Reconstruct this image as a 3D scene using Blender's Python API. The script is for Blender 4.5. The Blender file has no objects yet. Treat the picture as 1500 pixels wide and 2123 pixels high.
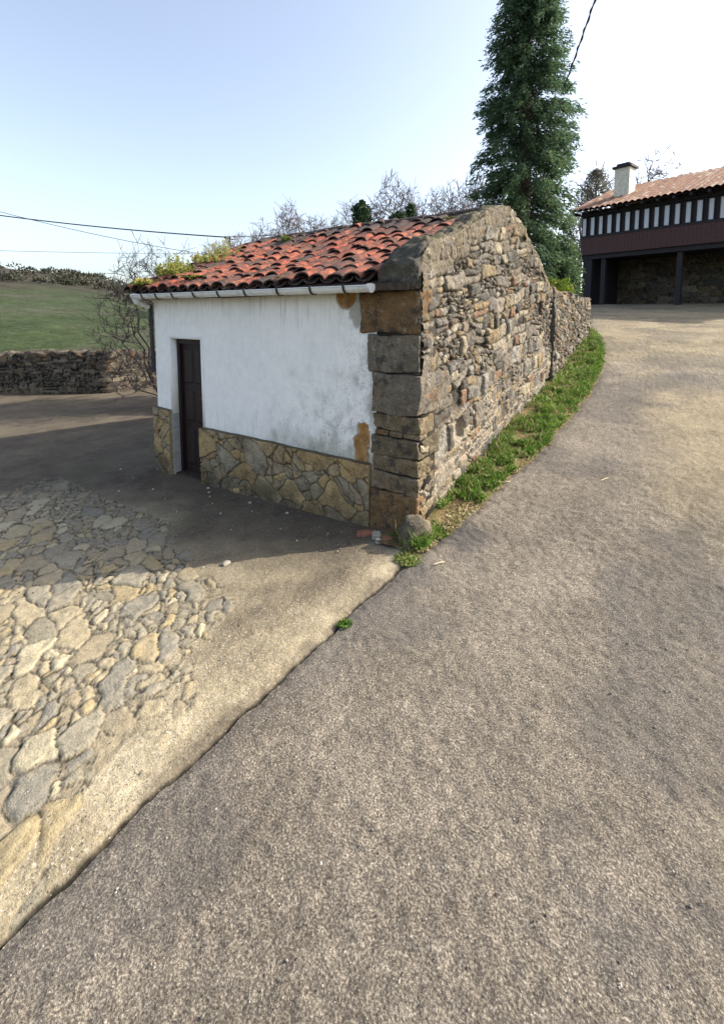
import bpy, math, random
import numpy as np
from mathutils import Vector
random.seed(7)
RNG = np.random.default_rng(11)
sc = bpy.context.scene
COL = sc.collection

# ------------------------------------------------------------ camera
PITCH = math.atan(90 / 950)
cam = bpy.data.cameras.new("camera")
cam_o = bpy.data.objects.new("camera", cam)
COL.objects.link(cam_o)
cam_o.location = (0, 0, 2.0)
cam_o.rotation_euler = (math.radians(90) - PITCH, 0, 0)
cam.sensor_fit = 'AUTO'
cam.sensor_width = 36
cam.lens = 950 / 2123 * 36
cam.shift_x = -4 / 2123
cam.shift_y = -321.5 / 2123
cam.clip_start = 0.05
cam.clip_end = 2000
sc.camera = cam_o

# ------------------------------------------------------------ light
SUN_EL = math.radians(33)
SUN_H = Vector((0.981, 0.191))          # horizontal direction towards the sun
sd = Vector((SUN_H.x * math.cos(SUN_EL), SUN_H.y * math.cos(SUN_EL), math.sin(SUN_EL))).normalized()
world = bpy.data.worlds.new("World")
sc.world = world
world.use_nodes = True
wn = world.node_tree
wn.nodes.clear()
sky = wn.nodes.new("ShaderNodeTexSky")
sky.sky_type = 'NISHITA'
sky.sun_disc = False
sky.sun_elevation = SUN_EL
sky.sun_rotation = math.atan2(SUN_H.x, SUN_H.y)
sky.altitude = 200
sky.air_density = 1.0
sky.dust_density = 3.2
sky.ozone_density = 1.6
bg = wn.nodes.new("ShaderNodeBackground")
bg.inputs[1].default_value = 0.13
wo = wn.nodes.new("ShaderNodeOutputWorld")
hs = wn.nodes.new("ShaderNodeHueSaturation")      # thin spring haze: a paler sky
hs.inputs['Saturation'].default_value = 0.72
wn.links.new(sky.outputs[0], hs.inputs['Color'])
wn.links.new(hs.outputs[0], bg.inputs[0])
wn.links.new(bg.outputs[0], wo.inputs[0])
sl = bpy.data.lights.new("sun", 'SUN')
sl.energy = 3.2
sl.angle = math.radians(0.5)
sl.color = (1.0, 0.93, 0.82)
so = bpy.data.objects.new("sun", sl)
COL.objects.link(so)
so.rotation_euler = sd.to_track_quat('Z', 'Y').to_euler()
sc.view_settings.view_transform = 'Standard'
sc.view_settings.look = 'None'
sc.view_settings.exposure = 1.38
sc.view_settings.gamma = 1
sc.render.film_transparent = False

# ------------------------------------------------------------ frames and maths
# hut frame: u runs along the white front to the left, s runs along the stone gable away from us
AX = np.array([-.829, .559]); AX /= np.linalg.norm(AX)
BX = np.array([AX[1], -AX[0]])
K = np.array([0.48754, 3.89632])
HROT = math.atan2(-AX[1], -AX[0])

def W(u, s):
    u = np.asarray(u, float); s = np.asarray(s, float)
    return K[0] + AX[0]*u + BX[0]*s, K[1] + AX[1]*u + BX[1]*s
def US(x, y):
    dx = np.asarray(x, float) - K[0]; dy = np.asarray(y, float) - K[1]
    return dx*AX[0] + dy*AX[1], dx*BX[0] + dy*BX[1]
def ss(a, b, x):
    t = np.clip((x - a) / (b - a), 0, 1)
    return t*t*(3 - 2*t)
_SX = np.linspace(-10, 80, 1801)
_RZ = np.interp(_SX, [-10,-3,-1,0,.5,1.6,5,9,15,22,30,80], [-.05,0,.02,.06,.14,.34,.76,1.38,1.95,2.42,2.6,3.0])
_RZ = np.convolve(np.pad(_RZ, 6, mode='edge'), np.ones(13)/13, 'valid')
def H(u, s):
    u = np.asarray(u, float); s = np.asarray(s, float)
    r = np.interp(s, _SX, _RZ)
    y = np.interp(u, [0,.5,3,4,8,12], [.05,0,-.1,-.12,-.2,-.25])
    lo = np.interp(s, [0,.5,5,9,20], [-.6,0,0,2,6]); hi = np.interp(s, [0,.5,5,9,20], [.6,3.7,4,7,14])
    w = ss(lo, hi, u)
    return r*(1-w) + y*w

def hsh(ix, iy, iz, seed):
    n = (ix.astype(np.int64)*374761393 + iy.astype(np.int64)*668265263 + iz.astype(np.int64)*2147483647 + seed*974634777) & 0xffffffff
    n = ((n ^ (n >> 13)) * 1274126177) & 0xffffffff
    n = ((n ^ (n >> 16)) * 2246822519) & 0xffffffff
    n = n ^ (n >> 15)
    return (n & 0xffffff) / float(0xffffff)
def vnoise(x, y, seed=0, z=None):
    x = np.asarray(x, float); y = np.asarray(y, float)
    x, y = np.broadcast_arrays(x, y)
    z = np.zeros_like(x) if z is None else np.broadcast_to(np.asarray(z, float), x.shape)
    ix, iy, iz = np.floor(x), np.floor(y), np.floor(z)
    fx, fy, fz = x-ix, y-iy, z-iz
    fx = fx*fx*(3-2*fx); fy = fy*fy*(3-2*fy); fz = fz*fz*(3-2*fz)
    r = 0
    for dx in (0, 1):
        for dy in (0, 1):
            for dz in (0, 1):
                w = (fx if dx else 1-fx)*(fy if dy else 1-fy)*(fz if dz else 1-fz)
                r = r + w*hsh(ix+dx, iy+dy, iz+dz, seed)
    return r
def fbm(x, y, octv=4, seed=0, z=None, gain=.5):
    t = 0; a = 1; n = 0; f = 1
    for o in range(octv):
        t = t + a*(vnoise(np.asarray(x)*f, np.asarray(y)*f, seed+o*17, None if z is None else np.asarray(z)*f) - .5)
        n += a; a *= gain; f *= 2.03
    return t/n*2
def voro(x, y, seed=0, jx=.8, jy=.8, p=2.0, stagger=False):
    """grid voronoi: returns d1, d2, cell hash, cell hash 2"""
    x = np.asarray(x, float); y = np.asarray(y, float)
    iy0 = np.floor(y)
    d1 = np.full(x.shape, 9.); d2 = np.full(x.shape, 9.); i1 = np.zeros(x.shape); i2 = np.zeros(x.shape)
    for dy in (-1, 0, 1):
        iy = iy0 + dy
        off = hsh(iy, iy*0, iy*0, seed+5) if stagger else 0
        ix0 = np.floor(x - off)
        for dx in (-2, -1, 0, 1, 2) if stagger else (-1, 0, 1):
            ix = ix0 + dx
            cxx = ix + .5 + jx*(hsh(ix, iy, iy*0, seed) - .5) + off
            cyy = iy + .5 + jy*(hsh(ix, iy, iy*0, seed+1) - .5)
            wt = (hsh(ix, iy, iy*0, seed+2) - .5)*.22
            d = (np.abs(x-cxx)**p + np.abs(y-cyy)**p)**(1/p) - wt
            m = d < d1
            d2 = np.where(m, d1, np.minimum(d2, d)); d1 = np.where(m, d, d1)
            i1 = np.where(m, hsh(ix, iy, iy*0, seed+3), i1); i2 = np.where(m, hsh(ix, iy, iy*0, seed+4), i2)
    return d1, d2, i1, i2
def stones(a, b, sx, sy, seed, split=.5, p=3.0, jy=.5, warp=.25):
    """rubble pattern: returns edge distance (0 joint .. about .5 m/m), stone id, second id"""
    wx = fbm(a/sx*1.1, b/sx*1.1, 3, seed+60)*warp*sx; wy = fbm(a/sx*1.1, b/sx*1.1, 3, seed+70)*warp*sx
    wx = wx + fbm(a/sx*4, b/sx*4, 2, seed+80)*warp*sx*.25; wy = wy + fbm(a/sx*4, b/sx*4, 2, seed+90)*warp*sx*.25
    a = a + wx; b = b + wy
    d1, d2, i1, i2 = voro(a/sx, b/sy, seed, .8, jy, p, True)
    e = (d2-d1)*min(sx, sy)
    f1, f2, j1, j2 = voro(a/(sx*.5)+7.3, b/(sy*.52)+3.1, seed+31, .8, jy, p, True)
    ef = (f2-f1)*min(sx, sy)*.5
    m = i2 < split
    e2 = np.where(m, np.minimum(e, ef), e)
    return e2, np.where(m, (i1*3.7+j1) % 1, i1), np.where(m, (i2+j2*.77) % 1, (i2-split)/(1-split+1e-6))

def coursed(a, b, w, h, seed, warp=1.0, small=.30):
    """roughly coursed squared rubble: returns distance to the joint in metres and two ids"""
    wx = fbm(a/w*.8, b/w*.8, 3, seed+60)*.22*w*warp + fbm(a/h*2.2, b/h*2.2, 3, seed+62)*.10*h*warp
    wy = fbm(a/w*.55, b/w*.55, 2, seed+61)*.55*h*warp + fbm(a/h*2.0, b/h*2.0, 3, seed+63)*.13*h*warp
    A, B = a+wx, b+wy; z0 = np.zeros_like(A)
    def cell(t, key, jit, sd):
        k = np.floor(t); bk = lambda q: q + jit*(hsh(q, key, z0, sd)-.5)
        k = np.where(t < bk(k), k-1, np.where(t >= bk(k+1), k+1, k)); return k, t-bk(k), bk(k+1)-t
    r, d0, d1 = cell(B/h, z0, .75, seed); wr = w*(.65+.8*hsh(r, z0, z0, seed+1))
    c, e0, e1 = cell(A/wr + 17.3*hsh(r, z0, z0, seed+2), r, .85, seed+3)
    dz0, dz1, dx0, dx1 = d0*h, d1*h, e0*wr, e1*wr
    i1, i2 = hsh(c, r, z0, seed+4), hsh(c, r, z0, seed+5)
    # a third of the stones are split into two thin ones, some wide ones into two short ones
    H_, W_ = dz0+dz1, dx0+dx1; sp = H_*(.38+.24*hsh(c, r, z0, seed+6)); s1 = (i2 < .34) & (H_ > .6*h)
    up = s1 & (dz0 > sp); dz0n = np.where(up, dz0-sp, dz0); dz1n = np.where(s1 & ~up, sp-dz0, dz1)
    spx = W_*(.35+.3*hsh(c, r, z0, seed+7)); s2 = (W_ > 1.5*H_) & (hsh(c, r, z0, seed+8) < .55); rt = s2 & (dx0 > spx)
    dx0n = np.where(rt, dx0-spx, dx0); dx1n = np.where(s2 & ~rt, spx-dx0, dx1)
    i1 = (i1 + up*.37 + rt*.53) % 1; i2b = (i2*1.7 + up*.29 + rt*.61) % 1
    dx, dz = np.minimum(dx0n, dx1n), np.minimum(dz0n, dz1n); R_ = .022 + .02*i2b
    e = R_ - np.hypot(np.clip(R_-dx, 0, None), np.clip(R_-dz, 0, None)); e = np.where((dx > R_) & (dz > R_), np.minimum(dx, dz), e)
    # pinnings: some cells are packed with small stones instead
    f1, f2, j1, j2 = voro(A/.075, B/.055, seed+31, .85, .8, 3.0, True); sm_ = hsh(c, r, z0, seed+9) < small
    e = np.where(sm_, np.minimum(e, (f2-f1)*.03), e)
    return e*1.7, np.where(sm_, (i1+j1) % 1, i1), np.where(sm_, j2, i2b)

# ------------------------------------------------------------ mesh building
class MB:
    def __init__(s):
        s.v = []; s.q = []; s.t = []; s.n = 0; s.a = {}
    def add(s, V, Q=None, T=None, **at):
        V = np.asarray(V, float).reshape(-1, 3)
        if Q is not None and len(Q): s.q.append(np.asarray(Q, np.int64).reshape(-1, 4) + s.n)
        if T is not None and len(T): s.t.append(np.asarray(T, np.int64).reshape(-1, 3) + s.n)
        for k in set(list(at) + list(s.a)):
            s.a.setdefault(k, [])
            have = sum(len(z) for z in s.a[k])
            if have < s.n: s.a[k].append(np.zeros(s.n - have))
            if k in at: s.a[k].append(np.broadcast_to(np.asarray(at[k], float).ravel() if np.ndim(at[k]) else np.full(len(V), float(at[k])), (len(V),)))
        s.v.append(V); s.n += len(V)
    def grid(s, P, flip=False, mask=None, wrap=False, **at):
        n, m = P.shape[:2]
        idx = np.arange(n*m).reshape(n, m)
        if wrap: idx = np.concatenate([idx, idx[:1]], 0)
        a, b, c, d = idx[:-1, :-1], idx[1:, :-1], idx[1:, 1:], idx[:-1, 1:]
        Q = np.stack([a, b, c, d] if not flip else [d, c, b, a], -1)
        if mask is not None: Q = Q[mask]
        s.add(P.reshape(-1, 3), Q.reshape(-1, 4), **at)
    def box(s, x0, x1, y0, y1, z0, z1, **at):
        V = [(x, y, z) for x in (x0, x1) for y in (y0, y1) for z in (z0, z1)]
        Q = [(0,1,3,2),(4,6,7,5),(0,4,5,1),(2,3,7,6),(0,2,6,4),(1,5,7,3)]
        s.add(V, Q, **at)
    def tube(s, pts, rad, n=6, cap=True, **at):
        pts = np.asarray(pts, float); k = len(pts)
        rad = np.broadcast_to(np.asarray(rad, float), (k,))
        tg = np.gradient(pts, axis=0); tg /= np.linalg.norm(tg, axis=1)[:, None] + 1e-9
        ref = np.array([0, 0, 1.]) if abs(tg[0][2]) < .9 else np.array([1., 0, 0])
        P = np.zeros((k, n+1, 3))
        for i in range(k):
            a = np.cross(tg[i], ref); a /= np.linalg.norm(a) + 1e-9; b = np.cross(tg[i], a)
            th = np.linspace(0, 2*np.pi, n+1)
            P[i] = pts[i] + rad[i]*(np.cos(th)[:, None]*a + np.sin(th)[:, None]*b)
        s.grid(P, **at)
        if cap:
            for i, f in ((0, 0), (k-1, 1)):
                V = np.vstack([pts[i], P[i]]); T = [(0, j+1, j+2) if f == 0 else (0, j+2, j+1) for j in range(n)]
                s.add(V, None, T, **at)
    def build(s, name, mat, parent=None, smooth=False, loc=None, xf=None):
        V = np.vstack(s.v)
        if xf is not None: V = xf(V)
        Q = np.vstack(s.q) if s.q else np.zeros((0, 4), np.int64); T = np.vstack(s.t) if s.t else np.zeros((0, 3), np.int64)
        me = bpy.data.meshes.new(name)
        me.vertices.add(len(V)); me.vertices.foreach_set('co', V.astype(np.float32).ravel())
        nl = len(Q)*4 + len(T)*3
        me.loops.add(nl); me.polygons.add(len(Q)+len(T))
        me.loops.foreach_set('vertex_index', np.concatenate([Q.ravel(), T.ravel()]).astype(np.int32))
        me.polygons.foreach_set('loop_start', np.concatenate([np.arange(len(Q))*4, len(Q)*4+np.arange(len(T))*3]).astype(np.int32))
        for k, lst in s.a.items():
            arr = np.concatenate(lst)
            if len(arr) < len(V): arr = np.concatenate([arr, np.zeros(len(V)-len(arr))])
            at = me.attributes.new(k, 'FLOAT', 'POINT'); at.data.foreach_set('value', arr.astype(np.float32))
        me.update(calc_edges=True); me.validate()
        if smooth: me.shade_smooth()
        else: me.shade_flat()
        if mat is not None: me.materials.append(mat)
        o = bpy.data.objects.new(name, me); COL.objects.link(o)
        if parent is not None: o.parent = parent
        if loc is not None: o.location = loc
        return o

def tag(o, label=None, cat=None, group=None, kind=None):
    if label: o['label'] = label
    if cat: o['category'] = cat
    if group: o['group'] = group
    if kind: o['kind'] = kind
    return o
def empty(name, loc, rz=0.0):
    o = bpy.data.objects.new(name, None); COL.objects.link(o)
    o.location = loc; o.rotation_euler = (0, 0, rz); o.empty_display_size = .3
    return o
class Frame:
    """a thing whose parts are written in hut coordinates (u, s, z)"""
    def __init__(s, name, u, sc_, z, label, cat, group=None):
        x, y = W(u, sc_); s.b = np.array([u, sc_, z])
        s.o = tag(empty(name, (float(x), float(y), z), HROT), label, cat, group)
    def part(s, mb, name, mat, smooth=False, parent=None):
        b = s.b
        return mb.build(name, mat, parent or s.o, smooth, xf=lambda V: np.stack([-(V[:, 0]-b[0]), V[:, 1]-b[1], V[:, 2]-b[2]], 1))
def hut_mesh(mb, name, mat, u=0, s_=0, z=0, smooth=False):
    """one top-level mesh written in hut coordinates"""
    x, y = W(u, s_)
    o = mb.build(name, mat, None, smooth, xf=lambda V: np.stack([-(V[:, 0]-u), V[:, 1]-s_, V[:, 2]-z], 1))
    o.location = (float(x), float(y), z); o.rotation_euler = (0, 0, HROT)
    return o

# ------------------------------------------------------------ materials
class MN:
    def __init__(s, name, rough=.85, spec=.25):
        s.m = bpy.data.materials.new(name); s.m.use_nodes = True; s.t = s.m.node_tree; s.t.nodes.clear()
        s.out = s.n('ShaderNodeOutputMaterial'); s.b = s.n('ShaderNodeBsdfPrincipled')
        s.l(s.b.outputs[0], s.out.inputs[0]); s.b.inputs['Roughness'].default_value = rough
        s.b.inputs['Specular IOR Level'].default_value = spec
        s.tc = s.n('ShaderNodeTexCoord').outputs['Object']
    def n(s, t, **k):
        x = s.t.nodes.new(t)
        for a, v in k.items(): setattr(x, a, v)
        return x
    def l(s, a, b): s.t.links.new(a, b)
    def inp(s, sock, v):
        if isinstance(v, (int, float)): sock.default_value = v
        elif isinstance(v, tuple): sock.default_value = (*v, 1) if len(v) == 3 and sock.type == 'RGBA' else v
        else: s.l(v, sock)
    def attr(s, name): return s.n('ShaderNodeAttribute', attribute_name=name).outputs['Fac']
    def noise(s, scale, detail=4, rough=.55, vec=None, sc=None, dist=0):
        x = s.n('ShaderNodeTexNoise'); x.inputs['Scale'].default_value = scale; x.inputs['Detail'].default_value = detail
        x.inputs['Roughness'].default_value = rough; x.inputs['Distortion'].default_value = dist
        v = vec or s.tc
        if sc:
            mp = s.n('ShaderNodeMapping'); mp.inputs['Scale'].default_value = sc; s.l(v, mp.inputs[0]); v = mp.outputs[0]
        s.l(v, x.inputs['Vector']); return x.outputs['Fac']
    def voro(s, scale, feat='F1', out='Distance', sc=None, rnd=1):
        x = s.n('ShaderNodeTexVoronoi', feature=feat); x.inputs['Scale'].default_value = scale; x.inputs['Randomness'].default_value = rnd
        v = s.tc
        if sc:
            mp = s.n('ShaderNodeMapping'); mp.inputs['Scale'].default_value = sc; s.l(v, mp.inputs[0]); v = mp.outputs[0]
        s.l(v, x.inputs['Vector']); return x.outputs[out]
    def ramp(s, fac, stops, interp='LINEAR'):
        x = s.n('ShaderNodeValToRGB'); x.color_ramp.interpolation = interp
        e = x.color_ramp.elements
        while len(e) < len(stops): e.new(.5)
        for el, (p, c) in zip(e, stops):
            el.position = p; el.color = (*c, 1) if isinstance(c, tuple) else (c, c, c, 1)
        s.inp(x.inputs[0], fac); return x.outputs[0]
    def mix(s, fac, a, b, mode='MIX'):
        x = s.n('ShaderNodeMix', data_type='RGBA', blend_type=mode)
        s.inp(x.inputs['Factor'], fac); s.inp(x.inputs[6], a); s.inp(x.inputs[7], b); return x.outputs[2]
    def math(s, op, a, b=0.0, clamp=False):
        x = s.n('ShaderNodeMath', operation=op); x.use_clamp = clamp; s.inp(x.inputs[0], a); s.inp(x.inputs[1], b); return x.outputs[0]
    def mr(s, v, a, b, c=0.0, d=1.0):
        x = s.n('ShaderNodeMapRange', interpolation_type='SMOOTHSTEP'); s.inp(x.inputs[0], v)
        for i, q in enumerate((a, b, c, d)): x.inputs[i+1].default_value = q
        return x.outputs[0]
    def val(s, col, lo, hi, fac):       # multiply a colour by a value spread lo..hi
        return s.mix(1.0, col, s.ramp(fac, [(.25, lo), (.75, hi)]), 'MULTIPLY')
    def color(s, c): s.inp(s.b.inputs['Base Color'], c)
    def bump(s, hgt, strength=.5, dist=.01):
        x = s.n('ShaderNodeBump'); x.inputs['Strength'].default_value = strength; x.inputs['Distance'].default_value = dist
        s.l(hgt, x.inputs['Height']); s.l(x.outputs[0], s.b.inputs['Normal'])

def C(h):   # sRGB hex -> linear
    r = [int(h[i:i+2], 16)/255 for i in (0, 2, 4)]
    return tuple(c/12.92 if c <= .04045 else ((c+.055)/1.055)**2.4 for c in r)
def mul(c, k): return tuple(x*k for x in c)

def stone_mat(name, pal, mort_lo, mort_hi, lich=.5, dark=.5, stain=(.30,.15,.05), stain_amt=.35, gain=1.0):
    M = MN(name, .92, .15)
    base = M.ramp(M.attr('rnd'), [(i/len(pal), mul(c, gain)) for i, c in enumerate(pal)], 'CONSTANT')
    base = M.val(base, .62, 1.36, M.noise(9, 5, .6))
    base = M.val(base, .6, 1.4, M.noise(60, 4, .65))
    base = M.mix(M.math('MULTIPLY', M.mr(M.noise(3.3, 4, .6), .54, .68), stain_amt), base, stain)
    base = M.mix(M.math('MULTIPLY', M.math('MULTIPLY', M.mr(M.noise(19, 6, .75), .54, .66), lich), M.mr(M.noise(2.1, 3, .5), .36, .62)), base, (.40,.385,.34))
    base = M.mix(M.math('MULTIPLY', M.mr(M.noise(8, 7, .75), .50, .64), dark), base, (.05,.046,.041))
    base = M.mix(M.math('MULTIPLY', M.attr('damp'), M.mr(M.noise(6, 5, .65), .25, .6)), base, (.045,.04,.028))
    mort = M.ramp(M.attr('mort'), [(0, mort_lo), (.25, mul(mort_lo, 1.3)), (.62, mul(mort_hi, .52)), (1, mort_hi)])
    mort = M.val(mort, .6, 1.35, M.noise(45, 4, .6))
    M.color(M.mix(M.attr('edge'), mort, base))
    h = M.math('ADD', M.noise(70, 5, .65), M.math('MULTIPLY', M.noise(22, 4, .6), 1.5))
    M.bump(h, .8, .016)
    return M.m

PAL = [C('867d6f'), C('756d61'), C('968b79'), C('67635c'), C('87795f'), C('7c7367'), C('806650'), C('938d82'), C('716b63'), C('a1967f'), C('5a554e'), C('8f7c5e'), C('807a70')]
m_rubble = stone_mat('rubble_masonry', PAL, (.035,.03,.024), (.31,.26,.19), .65, .72, (.22,.14,.075), .25, .82)
m_quoin = stone_mat('dressed_quoin_stone', [C('706450'), C('755d41'), C('6f675a'), C('72654f'), C('655b49'), C('756853')], (.03,.026,.02), (.10,.085,.06), .8, .9, (.20,.12,.06), .5)
m_dado = stone_mat('yellow_stone_cladding', [C('9c8a69'), C('a58f66'), C('948466'), C('8d826b'), C('9c8162'), C('91826b'), C('9e865f'), C('8f8571')], (.055,.045,.034), (.14,.115,.08), .4, .45, (.26,.16,.08), .25, 1.08)
m_drywall = stone_mat('dry_stone', [C('5d564c'), C('4c463f'), C('6d6455'), C('443f39'), C('736a5c')], (.012,.011,.01), (.05,.04,.03), .4, .6)

M = MN('lime_plaster', .9, .15)
c = M.mix(M.mr(M.noise(1.6, 3, .5), .35, .7), (.91,.89,.86), (.86,.85,.83))
c = M.val(c, .93, 1.05, M.noise(14, 5, .6, sc=(1, 1, .6)))
c = M.mix(M.math('MULTIPLY', M.attr('dirt'), M.mr(M.noise(7, 7, .72, sc=(1, 1, .8)), .40, .72)), c, (.36,.36,.33))
c = M.mix(M.math('MULTIPLY', M.attr('dirt'), M.mr(M.noise(70, 3, .6), .60, .66)), c, (.13,.125,.11))
c = M.mix(M.attr('moss'), c, (.22,.22,.13))
pc = M.mix(M.mr(M.noise(9, 6, .7), .35, .65), C('7c5a35'), C('b08650'))
c = M.mix(M.attr('peel'), c, pc)
stk = M.mr(M.noise(5, 5, .6, sc=(5, 5, .35)), .50, .72)
c = M.mix(M.math('MULTIPLY', M.math('MULTIPLY', stk, M.attr('run')), .45), c, (.36,.35,.30))
c = M.mix(M.math('MULTIPLY', M.attr('hair'), .6), c, (.20,.19,.17))
c = M.mix(M.attr('grey'), c, M.mix(M.noise(40, 5, .7), (.22,.21,.18), (.58,.56,.5)))
M.color(c); M.bump(M.math('ADD', M.noise(55, 5, .6), M.math('MULTIPLY', M.noise(7, 3), 3)), .35, .008)
m_plaster = M.m

M = MN('grey_render', .9, .15); M.color(M.val((.40,.39,.36), .6, 1.25, M.noise(9, 5))); M.bump(M.noise(60, 4), .4, .006); m_render = M.m
M = MN('coping_mortar', .95, .1)
c = M.ramp(M.noise(3.2, 6, .65, dist=.5), [(.28, C('3f3d35')), (.45, C('5f584a')), (.6, C('7a6f5c')), (.78, C('978970'))])
c = M.mix(M.math('MULTIPLY', M.mr(M.noise(14, 6, .7, dist=.8), .52, .64), .8), c, (.045,.043,.036))
c = M.mix(M.math('MULTIPLY', M.mr(M.noise(26, 5, .7), .6, .68), .6), c, (.5,.48,.41))
c = M.mix(M.math('MULTIPLY', M.mr(M.noise(6, 4, .6), .56, .66), .35), c, (.15,.155,.06))
c = M.mix(M.math('MULTIPLY', M.attr('darkend'), M.mr(M.noise(9, 5, .6), .2, .6)), c, M.ramp(M.noise(18, 6, .75), [(.35, (.035,.034,.03)), (.55, (.085,.08,.068)), (.7, (.18,.165,.14))]))
M.color(c); M.bump(M.math('ADD', M.noise(40, 6, .7), M.noise(12, 4, .6)), .8, .02); m_coping = M.m

M = MN('roof_tile_clay', .88, .2)
c = M.ramp(M.attr('rnd'), [(0, C('ac5c42')), (.2, C('bb6a50')), (.38, C('994e39')), (.55, C('be7a5f')), (.7, C('824936')), (.85, C('ae6c54')), (.95, C('68483c'))])
c = M.val(c, .65, 1.3, M.noise(16, 5, .6))
c = M.mix(M.math('MULTIPLY', M.mr(M.noise(7, 7, .78), .41, .58), .88), c, M.ramp(M.noise(40, 4, .7), [(.3, (.028,.022,.02)), (.7, (.11,.075,.06))]))
c = M.mix(M.math('MULTIPLY', M.mr(M.noise(30, 5, .7), .57, .68), .55), c, (.42,.36,.30))
c = M.mix(M.mr(M.attr('old'), .15, .9), c, M.ramp(M.noise(25, 5, .7), [(.3, (.025,.022,.02)), (.55, (.09,.07,.06)), (.75, (.2,.17,.14))]))
c = M.mix(1.0, c, (.84,.80,.80), 'MULTIPLY')
M.color(c); M.bump(M.noise(60, 5, .65), .5, .008); m_tile = M.m
M = MN('tile_shadow_mortar', .95, .1); M.color(M.val((.07,.05,.04), .5, 1.5, M.noise(20, 5))); m_under = M.m

M = MN('gutter_plastic', .38, .45)
c = M.mix(M.mr(M.noise(6, 5, .6, sc=(1, 3, 1)), .5, .75), (.72,.73,.72), (.42,.43,.41)); M.color(c); m_gutter = M.m
M = MN('black_iron', .6, .4); M.color(M.val((.03,.03,.032), .6, 1.6, M.noise(40, 4))); m_iron = M.m
M = MN('dark_door_wood', .55, .35)
M.color(M.val((.020,.011,.010), .5, 1.5, M.noise(18, 5, .6, sc=(6, 6, .6)))); M.bump(M.noise(30, 4, .6, sc=(8, 8, .5)), .3, .004); m_door = M.m

# ground materials
M = MN('yard_concrete', .93, .12)
c = M.ramp(M.noise(1.3, 5, .6), [(.36, C('80745f')), (.5, C('9e9176')), (.64, C('b4a78b'))])
c = M.val(c, .66, 1.25, M.noise(5, 6, .72)); c = M.val(c, .72, 1.2, M.noise(28, 6, .75))
c = M.mix(M.math('MULTIPLY', M.mr(M.noise(70, 4, .7), .55, .63), .7), c, (.52,.47,.38))
c = M.mix(M.math('MULTIPLY', M.mr(M.noise(44, 5, .75), .56, .64), .55), c, (.17,.14,.10))
c = M.mix(M.math('MULTIPLY', M.mr(M.noise(120, 3, .6), .57, .66), .8), c, (.07,.06,.045))
c = M.mix(M.math('MULTIPLY', M.attr('shade_damp'), .82), c, M.ramp(M.noise(3.5, 6, .65), [(.35, (.044,.034,.030)), (.52, (.080,.063,.050)), (.72, (.060,.060,.034))]))  # brown tones carry the hut's shade along with damp and moss
st = M.ramp(M.attr('rnd'), [(0, C('988b72')), (.15, C('8d8571')), (.3, C('a3967a')), (.45, C('868072')), (.6, C('a1916f')), (.75, C('928a77')), (.9, C('aea387'))], 'CONSTANT')
st = M.val(st, .6, 1.3, M.noise(24, 7, .75)); st = M.mix(M.math('MULTIPLY', M.mr(M.noise(6, 6, .7), .48, .66), .5), st, (.33,.28,.20)); st = M.mix(M.math('MULTIPLY', M.attr('shade_damp'), .55), st, (.05,.046,.042))
c = M.mix(M.attr('cob'), c, M.mix(M.attr('edge'), M.mix(M.mr(M.noise(9, 6, .75), .42, .70), (.05,.042,.03), (.26,.22,.16)), st))
c = M.mix(M.attr('crack'), c, (.02,.017,.012))
M.color(c); M.bump(M.math('ADD', M.noise(110, 4, .65), M.math('MULTIPLY', M.noise(30, 5, .6), 1.6)), .6, .012); m_yard = M.m

M = MN('worn_asphalt', .9, .18)
ag = M.ramp(M.noise(120, 4, .75), [(.32, C('443d37')), (.43, C('6a6158')), (.51, C('7f766a')), (.58, C('a19685')), (.68, C('c9bfad'))])
dust = M.ramp(M.noise(60, 5, .65), [(.3, C('85785f')), (.5, C('a49577')), (.7, C('bcad8d'))])
c = M.mix(M.attr('dust'), ag, dust)
vd = M.voro(70); vc = M.voro(70, 'F1', 'Color')
peb = M.math('MULTIPLY', M.mr(vd, .42, .28), M.mr(vc, .60, .66))
c = M.mix(M.math('MULTIPLY', peb, .6), c, M.ramp(vc, [(.6, C('8e8577')), (.75, C('b7aa93')), (.9, C('6a6259')), (1, C('d6cab3'))]))
c = M.mix(M.math('MULTIPLY', M.mr(M.voro(38, 'F1', 'Distance', sc=(1, 1.7, 1)), .14, .06), .7), c, (.05,.042,.035))
c = M.mix(M.math('MULTIPLY', M.mr(M.noise(46, 5, .75), .58, .66), .7), c, (.075,.063,.05))
c = M.val(c, .60, 1.22, M.noise(1.3, 6, .66)); c = M.val(c, .68, 1.2, M.noise(9, 6, .7)); c = M.val(c, .7, 1.15, M.noise(34, 5, .7))
c = M.mix(M.math('MULTIPLY', M.attr('patch'), .75), c, (.075,.072,.072))
c = M.mix(M.attr('crack'), c, (.02,.017,.012))
M.color(c)
h = M.math('ADD', M.math('MULTIPLY', M.noise(120, 4, .75), 1.6), M.math('MULTIPLY', M.noise(34, 5, .7), .8))
h = M.math('ADD', h, M.math('MULTIPLY', peb, .5)); M.bump(h, .9, .009); m_road = M.m

M = MN('verge_soil', .95, .1)
c = M.ramp(M.noise(7, 6, .7), [(.3, C('4e402d')), (.5, C('705e43')), (.7, C('94815f'))])
c = M.val(c, .5, 1.4, M.noise(60, 4, .7)); c = M.mix(M.math('MULTIPLY', M.mr(M.noise(9, 5), .5, .62), .7), c, (.06,.11,.02))
M.color(c); M.bump(M.noise(60, 5, .7), .8, .02); m_soil = M.m

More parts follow.
